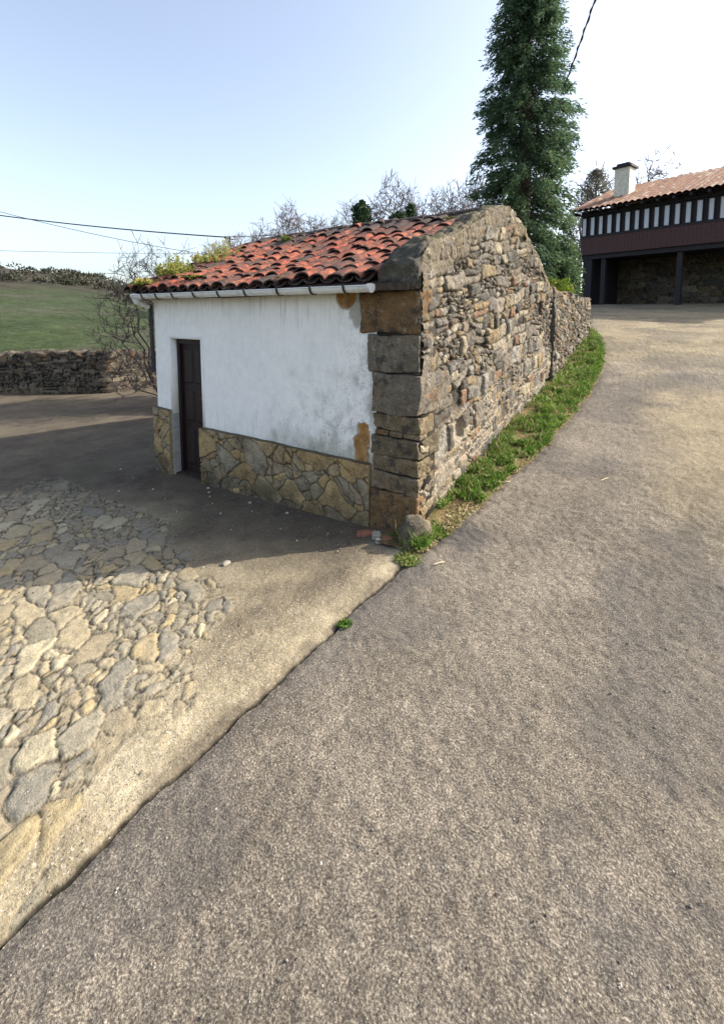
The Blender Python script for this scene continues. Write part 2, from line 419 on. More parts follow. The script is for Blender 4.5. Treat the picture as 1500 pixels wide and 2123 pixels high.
M = MN('meadow', .95, .1)
geo = M.n('ShaderNodeNewGeometry').outputs['Position']
c = M.ramp(M.noise(.12, 6, .65, vec=geo), [(.32, (.032,.040,.022)), (.48, (.040,.056,.022)), (.6, (.055,.062,.036)), (.75, (.070,.062,.045))])
c = M.mix(M.attr('scrub'), c, M.ramp(M.noise(.35, 6, .75, vec=geo), [(.35, (.026,.024,.018)), (.55, (.052,.045,.034)), (.7, (.046,.05,.026))]))
c = M.val(c, .45, 1.55, M.noise(.45, 6, .8, vec=geo)); c = M.val(c, .5, 1.5, M.noise(2.2, 6, .8, vec=geo)); c = M.val(c, .6, 1.4, M.noise(11, 4, .8, vec=geo))
M.color(c); M.bump(M.noise(3, 6, .7, vec=geo), .6, .2); m_meadow = M.m

def leaf_mat(name, stops, trans=.3, rough=.7):
    M = MN(name, rough, .25)
    c = M.ramp(M.attr('rnd'), stops); c = M.val(c, .7, 1.25, M.noise(2.5, 3))
    M.color(c)
    tr = M.n('ShaderNodeBsdfTranslucent'); M.l(c, tr.inputs[0]); mx = M.n('ShaderNodeMixShader'); mx.inputs[0].default_value = trans
    M.l(M.b.outputs[0], mx.inputs[1]); M.l(tr.outputs[0], mx.inputs[2]); M.l(mx.outputs[0], M.out.inputs[0])
    return M.m
m_conifer = leaf_mat('conifer_foliage', [(0, (.052,.096,.062)), (.4, (.084,.142,.072)), (.8, (.13,.195,.078)), (1, (.18,.25,.09))], .45)
m_shrub = leaf_mat('golden_shrub_leaf', [(0, (.035,.09,.012)), (.45, (.10,.17,.02)), (.75, (.24,.27,.03)), (1, (.36,.34,.06))], .35)
m_grass = leaf_mat('grass_blade', [(0, (.06,.125,.016)), (.4, (.12,.225,.03)), (.66, (.20,.29,.05)), (.80, (.31,.29,.11)), (1, (.42,.34,.20))], .35)
m_weed = leaf_mat('roof_weed', [(0, (.09,.15,.03)), (.4, (.20,.26,.05)), (.7, (.36,.36,.11)), (.9, (.55,.40,.10)), (1, (.65,.62,.40))], .35)
m_fern = leaf_mat('fern_frond', [(0, (.05,.10,.015)), (.6, (.12,.18,.03)), (1, (.30,.20,.05))], .3)
m_ivy = leaf_mat('ivy_leaf', [(0, (.02,.045,.018)), (.6, (.04,.075,.025)), (1, (.08,.12,.05))], .15)
m_greytree = leaf_mat('grey_green_leaf', [(0, (.09,.09,.06)), (.5, (.16,.15,.11)), (1, (.25,.25,.17))], .3)
M = MN('bark', .95, .1); M.color(M.val((.13,.10,.085), .5, 1.5, M.noise(12, 5))); m_bark = M.m
M = MN('grey_twig_bark', .95, .1); M.color(M.val((.20,.165,.16), .6, 1.4, M.noise(3, 3))); m_twig = M.m
M = MN('dark_twig_bark', .95, .1); M.color(M.val((.075,.062,.058), .6, 1.5, M.noise(5, 3))); m_dtwig = M.m
M = MN('straw', .9, .1); M.color((.62,.52,.33)); m_straw = M.m
def plain(name, col, rough=.8, lo=.7, hi=1.25, sc=12, spec=.25):
    M = MN(name, rough, spec); M.color(M.val(col, lo, hi, M.noise(sc, 5, .6))); M.bump(M.noise(sc*3, 4), .3, .006); return M.m
m_pebble = plain('pale_pebble', (.46,.44,.39), .85, .6, 1.2); m_brick = plain('red_brick_shard', (.28,.12,.075), .9, .5, 1.4); m_field = plain('fieldstone', (.30,.27,.22), .9, .5, 1.4, 9)
m_bwood = plain('dark_timber', (.030,.026,.030), .7); m_bboard = plain('maroon_boards', (.085,.045,.042), .75)
M = MN('house_roof_tiles', .9, .15)
c = M.ramp(M.attr('rnd'), [(0, C('85604c')), (.3, C('967560')), (.6, C('785a4b')), (.85, C('a48b78'))]); M.color(M.val(c, .6, 1.3, M.noise(8, 5))); m_htile = M.m
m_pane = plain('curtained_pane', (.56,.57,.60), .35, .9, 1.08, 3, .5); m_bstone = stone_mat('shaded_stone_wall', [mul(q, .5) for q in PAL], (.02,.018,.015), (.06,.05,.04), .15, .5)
m_chim = plain('chimney_render', (.66,.62,.50)); m_cable = plain('black_cable', (.03,.03,.032), .6)

# ============================================================ GROUND
def hill_z(x, y):
    D = np.hypot(x, y); az = np.degrees(np.arctan2(x, y))
    d0 = np.interp(az, [-180,-70,-15,5,16,60,120,180], [60,18,18,22,42,45,60,60])
    k = np.interp(az, [-180,-80,-45,-29.3,-25.9,-20,-10,10,30,180], [.02,.16,.13,.108,.085,.07,.08,.12,.08,.02])
    z = k*np.clip(D-d0, 0, 92)**1.0*ss(0, 14, D-d0)
    z = z - .03*np.clip(D-110, 0, 400)
    z = z + fbm(x*.03, y*.03, 3, 5)*1.6*ss(30, 90, D)
    return z
az = np.linspace(0, 2*np.pi, 361); rr = np.concatenate([[0], np.geomspace(.8, 420, 190)])
RR, AA = np.meshgrid(rr, az, indexing='ij')
gx, gy = RR*np.sin(AA), RR*np.cos(AA)
gu, gs = US(gx, gy)
gz = H(gu, gs) - .06 + hill_z(gx, gy) + fbm(gx*.4, gy*.4, 3, 3)*.12*ss(16, 30, RR)
scr = ss(-1.5, 2.5, gz - 4.2 + fbm(gx*.06, gy*.06, 4, 9)*4)*ss(25, 45, RR)
mb = MB(); mb.grid(np.stack([gx, gy, gz], -1), flip=False, scrub=scr)
g = mb.build('ground', m_meadow, smooth=True); tag(g, kind='structure')

# ---- yard (concrete with a field of old flat stones), crack line at u ~ -0.13
def crack_u(s): return -.12 + .035*fbm(s*1.3, s*0, 3, 21) + .012*fbm(s*9, s*0, 2, 22)
def axis(*segs):
    out = [segs[0][0]]
    for a, b, st in segs:
        n = max(1, int(round((b-a)/st))); out += list(a + (b-a)*np.arange(1, n+1)/n)
    return np.array(out)
def yard_sheet(us, sv, mask_fn=None):
    U, S = np.meshgrid(us, sv, indexing='ij')
    S = S.copy(); U0 = U.copy()
    cu = crack_u(S)
    f = ss(1.2, -.12, U0)*1.0
    U = np.where(U0 < 1.2, cu + (U0+.12)/1.32*(1.2-cu), U0)
    # cobble area mask (an old stone-pitched patch with an irregular border)
    n = fbm(U*.9, S*.9, 4, 31)
    line = (U - 1.05) + .25*(S + 1.5)*.0
    cobm = ss(-.38, .38, (U - np.interp(S, [-4.5,-2.6,-2.2,-1.5,-1.25,-.95,-.8], [.0,.25,.35,.75,1.65,2.3,9]) + n*.28))
    cobm = cobm*ss(5.2, 4.4, U)*ss(-4.8, -4.2, S)
    thin = .45 + .55*ss(-.3, .35, fbm(U*1.4, S*1.4, 3, 36) + .25)
    e, i1, i2 = stones(U*.85+S*.53, -U*.53+S*.85, .25, .15, 40, .45, 2.8, .75, .28)
    edge = ss(.003, .010, e)
    dome = ss(0, .020, e)
    inc = (cobm*(.55+.45*thin) + (i2-.5)*.75 > .42)*1.0          # each stone is either there or buried
    cobm = inc*ss(.0, .012, e+.002)
    rel = inc*(dome*.013 + (i1-.5)*.012*dome + fbm(U*11, S*11, 5, 44, gain=.62)*.010*dome - .006)
    base = fbm(U*2.2, S*2.2, 4, 50)*.016 + fbm(U*18, S*18, 3, 51)*.004
    ck = np.clip(1 - (U - cu)/.05, 0, 1)
    Z = H(U, S) + base + rel - .02*ck**2
    shade_damp = ss(-.9, .35, -(-S) + .0*U - .0 + fbm(U*.8, S*.8, 4, 33)*.9 + .62)  # damp, mossy strip along the north-facing front, hut shade in its colour
    shade_damp = np.clip(ss(-1.75, -.5, S + fbm(U*1.1, S*1.1, 4, 33)*.6)*ss(-.1, .5, U) + ss(3.9, 5, U)*ss(-3.2, -1.0, S) + .75*ss(.13, .0, U-cu+.12*fbm(U*5, S*5, 5, 34))*ss(.2, -.2, S), 0, 1)  # hut shade painted into the damp strip and left yard; dirt along the crack
    crk = ss(.030, .008, U - cu + .01*fbm(U*30, S*30, 2, 61))
    # a few wandering fissures
    fz = np.abs(fbm(U*.9, S*.9, 3, 71)); crk = crk*1.0
    return U, S, Z, dict(rnd=i1, edge=edge*inc, cob=inc, shade_damp=shade_damp, crack=crk)
mb = MB()
U, S, Z, at = yard_sheet(axis((-.12, 1.4, .0125), (1.4, 3.2, .016), (3.2, 5.2, .03)), axis((-5, -3.4, .03), (-3.4, -.4, .0125), (-.4, .12, .016)))
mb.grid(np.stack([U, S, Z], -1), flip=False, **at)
U, S, Z, at = yard_sheet(axis((5.2, 14, .08)), axis((-5, 9, .08)))
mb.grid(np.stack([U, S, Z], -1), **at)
U, S, Z, at = yard_sheet(axis((3.8, 5.2, .03)), axis((.12, 9, .04)))
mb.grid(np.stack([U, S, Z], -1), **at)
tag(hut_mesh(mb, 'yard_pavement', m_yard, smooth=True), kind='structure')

# ---- road
def road_edge(s):
    e = np.interp(s, [-6,-.58,-.3,-.04,.66,1.66,2.62,4.06,5.09,7.19,8.1,9.24,10.1,13.8,18.9,24], [-.13,-.11,-.15,-.18,-.30,-.52,-.6,-.65,-.70,-.60,-.48,-.24,.08,.6,1.33,2.2])
    w = ss(-.3, .1, s)
    return np.where(s < -.3, crack_u(s)-.004, e + w*(.05*fbm(s*2.3, s*0, 3, 81) + .02*fbm(s*12, s*0, 2, 82)))
sv = [-5.0]
while sv[-1] < 26:
    s_ = sv[-1]; sv.append(s_ + (.03 if s_ < -3.4 else .0125 if s_ < .6 else min(.25, .0125 + (s_-.6)*.011)))
sv = np.array(sv); tv = [0.0]
while tv[-1] < 11: tv.append(tv[-1] + (.0125 if tv[-1] < 2.3 else min(.35, .0125 + (tv[-1]-2.3)*.05)))
tv = np.array(tv)
T_, S = np.meshgrid(tv, sv, indexing='ij')
U = road_edge(S) - T_
Z = H(U, S) + .004 + .012*fbm(U*1.5, S*1.5, 4, 91) + .0045*fbm(U*26, S*26, 3, 92)*2 + .018*ss(.0, .12, T_)*ss(-.6, 0, S) - .010*ss(.05, 0, T_)*ss(.2, -.2, S)
dust = np.clip(ss(-.2, .7, fbm(U*.8, S*.5, 4, 93)*.9 + (T_-1.55+.22*np.maximum(S, 0))*.45), 0, 1)*.8
patch = ss(.35, .0, np.hypot((U+.42)/1.0, (S-.12)/1.25) + fbm(U*3, S*3, 4, 95)*.22)
patch = np.maximum(patch, .85*ss(.30, .02, T_ + .22*fbm(U*4, S*4, 5, 89))*ss(-3.2, -.4, S)*ss(.6, 0, S))
patch = np.maximum(patch, ss(.50, .62, vnoise(U*1.1+3, S*1.1, 96)*.75+vnoise(U*4, S*4, 97)*.25)*.45)
fz = np.abs(fbm(U*.45+5, S*.45, 5, 98, gain=.6)); crk = ss(.0045, .001, fz)*0
Z = Z - .006*crk
mb = MB(); mb.grid(np.stack([U, S, Z], -1), flip=True, dust=dust, patch=patch, crack=crk)
tag(hut_mesh(mb, 'road', m_road, smooth=True), kind='structure')

# ---- verge between the gable and the road
sv = axis((-.35, 3, .02), (3, 10.2, .05)); tv = np.linspace(0, 1, 40)
T_, S = np.meshgrid(tv, sv, indexing='ij')
e0 = road_edge(S) - .03; U = e0 + (.25-e0)*T_
Z = H(U, S) + .012 + .03*np.sin(np.pi*np.clip(T_, 0, 1))*ss(-.3, .5, S) + fbm(U*7, S*7, 4, 101)*.025 + .03*T_
mb = MB(); mb.grid(np.stack([U, S, Z], -1), flip=False)
tag(hut_mesh(mb, 'verge', m_soil, smooth=True), kind='structure')

# ============================================================ HUT
HUT = Frame('stone_hut', 0, 0, .05, 'small whitewashed hut with rubble stone gable and sagging red clay tile roof', 'hut')
SR, ZR = 2.4, 3.30
def roof_z(s): return ZR - .40*np.abs(SR - s) + 0*s
EAVE = 2.33

# ---- gable wall (rubble masonry, real relief)
def rake(s):   # outer top line of the gable under its coping
    return np.interp(s, [-.02, .15, .6, 1.2, 2.0, 2.35, 2.6, 3.2, 3.9, 4.5, 4.95], [2.50, 2.62, 2.74, 2.95, 3.24, 3.33, 3.30, 3.10, 2.86, 2.60, 2.36])
def rubble_surface(a, b, sx, sy, seed, amp, split=.26, p=3.2, mort_mask=None, depth=.03, smooth_mask=None):
    e, i1, i2 = coursed(a, b, sx, sy, seed, 1.0, split)
    edge = ss(.004, .013, e); dome = .62*ss(0, .015, e) + .38*ss(0, .055, e)
    big = fbm(a*1.1, b*1.1, 3, seed+7)
    r = depth*dome + (i2-.5)*amp*dome + fbm(a*13, b*13, 5, seed+8, gain=.62)*.022*edge + (i1*7 % 1-.5)*.0 + big*.03
    hole = (i1 > .982)*(i2 < .8)
    r = r - hole*.07*dome
    mm = np.zeros_like(r) if mort_mask is None else mort_mask
    r = r + mm*(1-dome)*depth*.72          # pointing fills the joints where the mask says so
    if smooth_mask is not None:
        r = r*(1-smooth_mask) + smooth_mask*(depth*.8 + .30*r + .035*fbm(a*7, b*7, 6, seed+9, gain=.62))
        edge = edge*(1-smooth_mask*ss(-.1, .15, fbm(a*7, b*7, 3, seed+10)+.25))
        mm = np.maximum(mm, smooth_mask*.60)
    return r, edge*(1-hole*.9), i1, mm
sg = axis((-.0, 2.0, .0085), (2.0, 4.95, .012)); vg = np.linspace(0, 1, 300)
S, V_ = np.meshgrid(sg, vg, indexing='ij')
zb = H(0*S, S) - .12; zt = rake(S)
Zg = zb + (zt-zb)*V_
inq = ss(.42, .30, S - .06*fbm(S*3, Zg*3, 2, 111))        # hidden behind the quoins near the corner
scale = 1.0
mm = np.clip(ss(.9, .2, Zg - (.3+.14*S) + .35*fbm(S*1.6, Zg*1.6, 3, 112)) + .55*ss(.15, .4, fbm(S*2.2, Zg*2.2, 4, 113)), 0, 1)
sm = ss(.46, .20, (zt - Zg) + .26*fbm(S*2.2, Zg*2.2, 4, 114) + .16*ss(.6, 2.4, S) - .14*ss(.9, .1, S))
rel, edge, i1, mort = rubble_surface(S*1.0, (Zg - .14*S), .29, .155, 120, .045, .20, 4.0, mm, .042, sm)
Ug = -(rel - .036) - .05*ss(.1, -1, 0*S)                   # relief points to -u (outwards)
Ug = Ug + .05*ss(.25, 0, zt-Zg)*0
mb = MB(); mb.grid(np.stack([Ug, S, Zg], -1), flip=True, rnd=i1, edge=edge, mort=mort)
# return at the front corner behind the quoins and a rear end face
mb.box(.09, .42, .06, 4.90, -.2, 2.2)
HUT.part(mb, 'gable_wall', m_rubble, smooth=True)

# ---- coping: rounded mortar cap running up and over the gable
sv = axis((-.06, .25, .012), (.25, 5.0, .018)); pv = np.linspace(0, 1, 70)
S, P_ = np.meshgrid(sv, pv, indexing='ij')
# profile parameter: 0 at outer face under the cap -> over the top -> down to the tiles at u ~ .36
ang = P_*np.pi
wd = .19 + .02*fbm(S*1.6, 0*S, 3, 131)
topz = rake(S) + .0
hgt = .10 + .03*fbm(S*1.3, 0*S, 3, 132)
Uc = .17 - np.sign(np.cos(ang))*np.abs(np.cos(ang))**.75*np.where(ang < np.pi/2, .155, wd)
inner = ss(.5, 1, P_)
Zc = topz - .06 - inner*np.maximum(topz - (roof_z(S) + .05), .02)*.9 + hgt*np.abs(np.sin(ang))**.7 - .02 + ss(.12, 0, P_)*-.05
rough = .050*fbm(S*2.6, P_*2.2, 4, 133) + .045*fbm(S*9, P_*5, 5, 134, gain=.6)
Uc = Uc - np.cos(ang)*rough*1.2; Zc = Zc + np.sin(ang)*rough*1.2
endf = ss(.03, -.06, S)
Zc = Zc - endf*.06; Sc = S.copy()
mb = MB(); mb.grid(np.stack([Uc, Sc, Zc], -1), flip=True, darkend=ss(.35, .0, S))
# the blunt front end of the coping: a dark lump on the corner block
aa = np.linspace(0, 1, 40); bb = np.linspace(0, 1, 46)
A_, B_ = np.meshgrid(aa, bb, indexing='ij')
ph = A_*np.pi; r0 = B_
prof_u = Uc[0][np.clip((A_*69).astype(int), 0, 69)]; prof_z = Zc[0][np.clip((A_*69).astype(int), 0, 69)]
zlow = 2.20
Pu = .155 + (prof_u-.155)*(1+.04*fbm(prof_u*9, r0*5, 3, 139)); Pz = prof_z*(1-r0) + zlow*r0 + .0
Ps = -.07 - .05*np.sin(np.clip(r0, 0, 1)*np.pi)**.6*(.5+.5*np.sin(ph)) + .055*fbm(Pu*9, Pz*9, 4, 136)
Ps[:, 0] = Sc[0][0]
mb.grid(np.stack([Pu, Ps, Pz], -1), flip=False, darkend=1.0)
mb.box(.01, .34, -.03, .3, 2.21, 2.46, darkend=1.0)
HUT.part(mb, 'coping', m_coping, smooth=True)

# ---- quoins: big dressed blocks, each with rough faces; front (u) x side (s)
QB = MB()
def block(mb, u0, u1, s0, s1, z0, z1, seed, rnd, r=.022, amp=.010, n=26, **kw):
    """rounded rough block: subdivided box, superellipsoid corners"""
    c = np.array([(u0+u1)/2, (s0+s1)/2, (z0+z1)/2]); hs = np.array([(u1-u0)/2, (s1-s0)/2, (z1-z0)/2])
    for ax in range(3):
        for sgn in (-1, 1):
            t = np.linspace(-1, 1, n); X, Y = np.meshgrid(t, t, indexing='ij')
            d = np.zeros((n, n, 3)); o1, o2 = [(1, 2), (2, 0), (0, 1)][ax]
            d[..., ax] = sgn; d[..., o1] = X; d[..., o2] = Y
            p = d*hs
            inner = np.clip(p, -(hs-r), hs-r); dv = p - inner; L = np.linalg.norm(dv, axis=-1, keepdims=True)
            nrm = dv/np.maximum(L, 1e-6); p = inner + nrm*np.minimum(L, r)
            P = p + c
            wv = P + seed*.37
            P = P + np.stack([fbm(wv[..., 1]*3.5, wv[..., 2]*3.5, 3, seed+11, wv[..., 0]*3.5), fbm(wv[..., 2]*3.5, wv[..., 0]*3.5, 3, seed+12, wv[..., 1]*3.5), fbm(wv[..., 0]*3.5, wv[..., 1]*3.5, 3, seed+13, wv[..., 2]*3.5)], -1)*np.minimum(.035, hs*.25)*amp/.016
            nz = fbm(P[..., 0]*5+P[..., 1]*5, P[..., 2]*5, 4, seed) + .6*fbm(P[..., 0]*26+P[..., 1]*26, P[..., 2]*26, 3, seed+3)
            P = P + nrm*(nz*amp)[..., None]
            mb.grid(P, flip=(sgn < 0), rnd=rnd, edge=1.0, mort=.0, **kw)
qz = [(-.12, .385, .50, .16, .22, 3), (.395, .715, .46, .26, .55, 5), (.725, .925, .47, .42, .70, 2),
      (.935, 1.105, .47, .30, .20, 0), (1.115, 1.475, .46, .60, .45, 4), (1.485, 1.81, .53, .42, .40, 1), (1.82, 2.195, .60, .30, .05, 6)]
rndv = [.25, .02, .7, .55, .85, .37, .22]
qq = [(-.12, .385, .50, .13, .22), (.395, .565, .46, .28, .9), (.575, .715, .46, .18, .6), (.725, .90, .47, .34, .70),
      (.955, 1.105, .47, .22, .55), (1.115, 1.475, .455, .56, .38), (1.485, 1.81, .53, .20, .42), (1.82, 2.205, .62, .16, .2)]
for i, (z0, z1, fw_, sw_, rv) in enumerate(qq):
    so_ = .012*((i*37) % 5 - 2)/2
    block(QB, -.012+so_*.4, fw_ - .0, -.045+so_, sw_, z0, z1, 200+i*9, rv, r=.012 if i not in (0, 7) else .03, amp=.016)
block(QB, .30, .44, -.040, .1, .905, .952, 290, .3, r=.012, amp=.004, n=10); block(QB, .16, .285, -.040, .1, .903, .951, 295, .55, r=.012, amp=.004, n=10)
block(QB, -.02, .15, -.036, .1, .904, .95, 297, .9, r=.012, amp=.004, n=10)
QB.box(-.0, .44, -.012, .3, -.1, 2.2, rnd=.9, edge=0.0, mort=.2)
HUT.part(QB, 'corner_quoins', m_quoin, smooth=True)

# ---- front wall, plaster with door opening
DU0, DU1, DZ1 = 2.97, 3.59, 1.69
ug = axis((.44, 3.93, .0125)); zg = axis((-.25, 2.30, .0125))
Uf, Zf = np.meshgrid(ug, zg, indexing='ij')
n1 = fbm(Uf*5, Zf*5, 4, 301); n2 = fbm(Uf*16, Zf*16, 4, 302)
peel_lo = ss(.0, .012, .095 + n1*.075 + n2*.03 - np.hypot((Uf-.60)/.95, (Zf-.78)/1.9))      # lower patch by the quoins
peel_up = ss(.0, .010, .125 + n2*.015 - np.hypot((Uf-.79)/1.0, (Zf-2.17)/1.15))
grey = ss(.0, .03, .17 + n1*.10 - np.hypot((Uf-.64)/.75, (Zf-2.03)/1.45))*(1-peel_up)
grey2 = ss(0, .03, .03 + n2*.02 - np.abs(Uf-.50))*ss(1.5, 1.3, Zf)*ss(-.2, .3, n1)
spots = ss(0, .006, .034+n2*.02-np.hypot(Uf-.93, (Zf-.83)*.8)) + ss(0, .006, .026+n2*.03-np.hypot((Uf-.915)*1.4, (Zf-.70)*.6)) + ss(0, .005, .018+n2*.02-np.hypot(Uf-1.01, Zf-.80))
dirt = np.clip(ss(2.1, .5, Uf + n1*.5)*ss(1.9, .7, Zf + n1*.4)*.9 + ss(1.2, .5, Uf)*.45 + ss(1.05, .62, Zf+n2*.15)*.35*ss(2.9, 1.8, Uf), 0, 1)
moss = np.clip(ss(.22, .0, Zf-.62 + n1*.1)*ss(2.4, 1.1, Uf+n1*.3)*.55 + ss(.035, .0, 2.20-Zf+n2*.02)*.5, 0, .8)
run = np.clip(ss(1.75, 2.2, Zf + n1*.25) + ss(1.1, .6, Zf)*.7, 0, 1)
hz_ = np.abs(fbm(Uf*1.1+2, Zf*.8, 4, 311)); hair = ss(.0065, .0015, hz_)*ss(.50, .62, vnoise(Uf*1.3, Zf*1.3, 312))
pk = np.clip(peel_lo+peel_up, 0, 1); rim = np.clip(4*pk*(1-pk), 0, 1)
Sf = -.004*n1 - .0025*n2 - .012*fbm(Uf*.9, Zf*.9, 2, 303) + .010*(peel_lo+peel_up) + .004*grey
hole = ~((((Uf[:-1, :-1]+Uf[1:, :-1])/2 > DU0) & ((Uf[:-1, :-1]+Uf[1:, :-1])/2 < DU1) & ((Zf[:-1, :-1]+Zf[:-1, 1:])/2 < DZ1)))
mb = MB()
mb.grid(np.stack([Uf, Sf, Zf], -1), flip=True, mask=hole, run=run, hair=rim*.8, dirt=dirt, moss=moss, peel=np.clip(peel_lo+peel_up, 0, 1), grey=np.clip(grey+grey2+spots*.6, 0, 1))
# reveals of the opening
mb.box(DU1-.006, DU1+.03, -.008, .16, .70, DZ1+.03); mb.box(DU0-.03, DU0+.006, -.008, .16, .55, DZ1+.03); mb.box(DU0-.0, DU1+.0, -.008, .16, DZ1-.008, DZ1+.03)
HUT.part(mb, 'front_wall', m_plaster, smooth=False)
for p in HUT.o.children:
    if p.name == 'front_wall': p.data.shade_smooth()
mb = MB(); mb.box(DU1-.010, DU1+.03, -.02, .16, -.3, .70); mb.box(DU0-.03, DU0+.010, -.02, .16, -.3, .55)
HUT.part(mb, 'door_reveal', m_render)
mb = MB(); mb.box(DU0+.011, DU1-.011, .0, .30, -.3, -.092); HUT.part(mb, 'threshold', m_under)
# side and rear walls (plastered left end, seen only from the yard)
mb = MB()
mb.add([(3.93, -.0, -.3), (3.93, 4.9, -.3), (3.93, 4.9, 2.30), (3.93, 2.4, 3.24), (3.93, -.0, 2.30), (3.6, 0.3, -.3), (3.6, 4.9, -.3), (3.6, 4.9, 2.30), (3.6, 2.4, 3.24), (3.6, .3, 2.30)],
       [(0, 1, 2, 4), (5, 6, 7, 9)], [(4, 2, 3), (9, 7, 8)])
mb.box(.3, 3.6, .20, .29, 1.75, 2.3); mb.box(.3, 2.93, .20, .29, -.3, 2.3)
HUT.part(mb, 'end_wall', m_plaster)
mb = MB(); a_ = axis((0, 3.95, .04)); b_ = axis((-.3, 2.36, .03)); A_, B_ = np.meshgrid(a_, b_, indexing='ij')
rel, edge, i1, mort = rubble_surface(A_, B_, .22, .13, 150, .03, .25)
mb.grid(np.stack([A_, 4.92+rel, B_], -1), rnd=i1, edge=edge, mort=mort*0); HUT.part(mb, 'rear_wall', m_rubble, smooth=True)

# ---- dado of crazy-paved yellow stone
def dado(u0, u1, ztop0, ztop1, seed):
    ug = axis((u0, u1, .009)); vg = np.linspace(0, 1, 90)
    Ud, Vd = np.meshgrid(ug, vg, indexing='ij')
    zt = ztop0 + (ztop1-ztop0)*(Ud-u0)/(u1-u0) + .006*fbm(Ud*6, 0*Ud, 2, seed+3); Zd = -.26 + (zt+.26)*Vd
    e, i1, i2 = stones(Ud*.93+Zd*.36, -Ud*.36+Zd*.93, .37, .26, seed, .28, 2.1, .85, .25)
    edge = ss(.003, .010, e); dome = ss(0, .018, e)
    r = .016*dome + (i2-.5)*.012*dome + fbm(Ud*9, Zd*9, 4, seed+5)*.010
    rnd = ss(.02, .02, e)*0
    Sd = -.045 - r
    m = MB(); m.grid(np.stack([Ud, Sd, Zd], -1), flip=True, rnd=i1, edge=edge, mort=.3, damp=ss(.34, -.06, Zd + .12*fbm(Ud*3, Zd*3, 4, seed+8))*.75)
    # top ledge and two end returns
    T = np.stack([Ud[:, -1], Sd[:, -1], Zd[:, -1]], -1); T2 = T.copy(); T2[:, 1] = .004; T2[:, 2] += .004
    m.grid(np.stack([T, T2], 1), flip=True, rnd=.3, edge=0.3, mort=.1)
    for k in (0, -1):
        E0 = np.stack([Ud[k], Sd[k], Zd[k]], -1); E1 = E0.copy(); E1[:, 1] = .02 if k == -1 or u0 > 1 else .01
        m.grid(np.stack([E0, E1], 1), flip=(k != 0), rnd=.1, edge=1, mort=.1)
    return m
HUT.part(dado(.50, 2.985, .602, .602, 160), 'stone_dado', m_dado, smooth=True)
HUT.part(dado(3.60, 3.965, .735, .755, 175), 'stone_dado', m_dado, smooth=True)

# ---- door
dr = MB()
dr.box(DU0, DU1, .12, .155, -.1, DZ1)
DOOR = HUT.part(dr, 'door', m_door)
fr = MB(); fr.box(DU0+.012, DU0+.062, .075, .12, -.09, DZ1-.012); fr.box(DU1-.062, DU1-.012, .075, .12, -.09, DZ1-.012); fr.box(DU0+.062, DU1-.062, .075, .12, DZ1-.075, DZ1-.012)
HUT.part(fr, 'door_frame', m_door, parent=DOOR)
for zz0, zz1 in ((.02, .5), (.6, 1.02), (1.1, 1.55)):
    for ua, ub in ((3.07, 3.255), (3.305, 3.49)):
        pm = MB(); t = .018
        pm.add([(ua, .118, zz0), (ub, .118, zz0), (ub, .118, zz1), (ua, .118, zz1), (ua+t, .104, zz0+t), (ub-t, .104, zz0+t), (ub-t, .104, zz1-t), (ua+t, .104, zz1-t)],
               [(4, 5, 6, 7), (0, 1, 5, 4), (1, 2, 6, 5), (2, 3, 7, 6), (3, 0, 4, 7)])
        HUT.part(pm, 'door_panel', m_door, parent=DOOR)
hm = MB(); hm.tube([(3.048, .12, .93), (3.048, .06, .93), (3.12, .055, .93)], .009, 8); hm.box(3.034, 3.062, .070, .12, .87, .99)
HUT.part(hm, 'door_handle', m_iron, parent=DOOR)

# ---- roof deck and clay tiles
def sag(u, s): return .028*fbm(u*.9+3, s*.9, 2, 401)*1.0 - .03*np.sin(np.clip(u/4.3, 0, 1)*np.pi)*np.sin(np.clip(s/SR, 0, 1)*np.pi)
mb = MB()
ud, sd_ = np.meshgrid(np.linspace(.05, 4.30, 50), np.concatenate([np.linspace(-.16, SR, 24), np.linspace(SR, 5.06, 24)[1:]]), indexing='ij')
zd = roof_z(sd_) - .045 + sag(ud, sd_)
mb.grid(np.stack([ud, sd_, zd], -1), flip=False)
mb.grid(np.stack([ud, sd_, zd-.05], -1), flip=True)
for k in (0, -1):
    mb.grid(np.stack([np.stack([ud[k], sd_[k], zd[k]], -1), np.stack([ud[k], sd_[k], zd[k]-.05], -1)], 1))
    mb.grid(np.stack([np.stack([ud[:, k], sd_[:, k], zd[:, k]], -1), np.stack([ud[:, k], sd_[:, k], zd[:, k]-.05], -1)], 1))
HUT.part(mb, 'roof_deck', m_under)
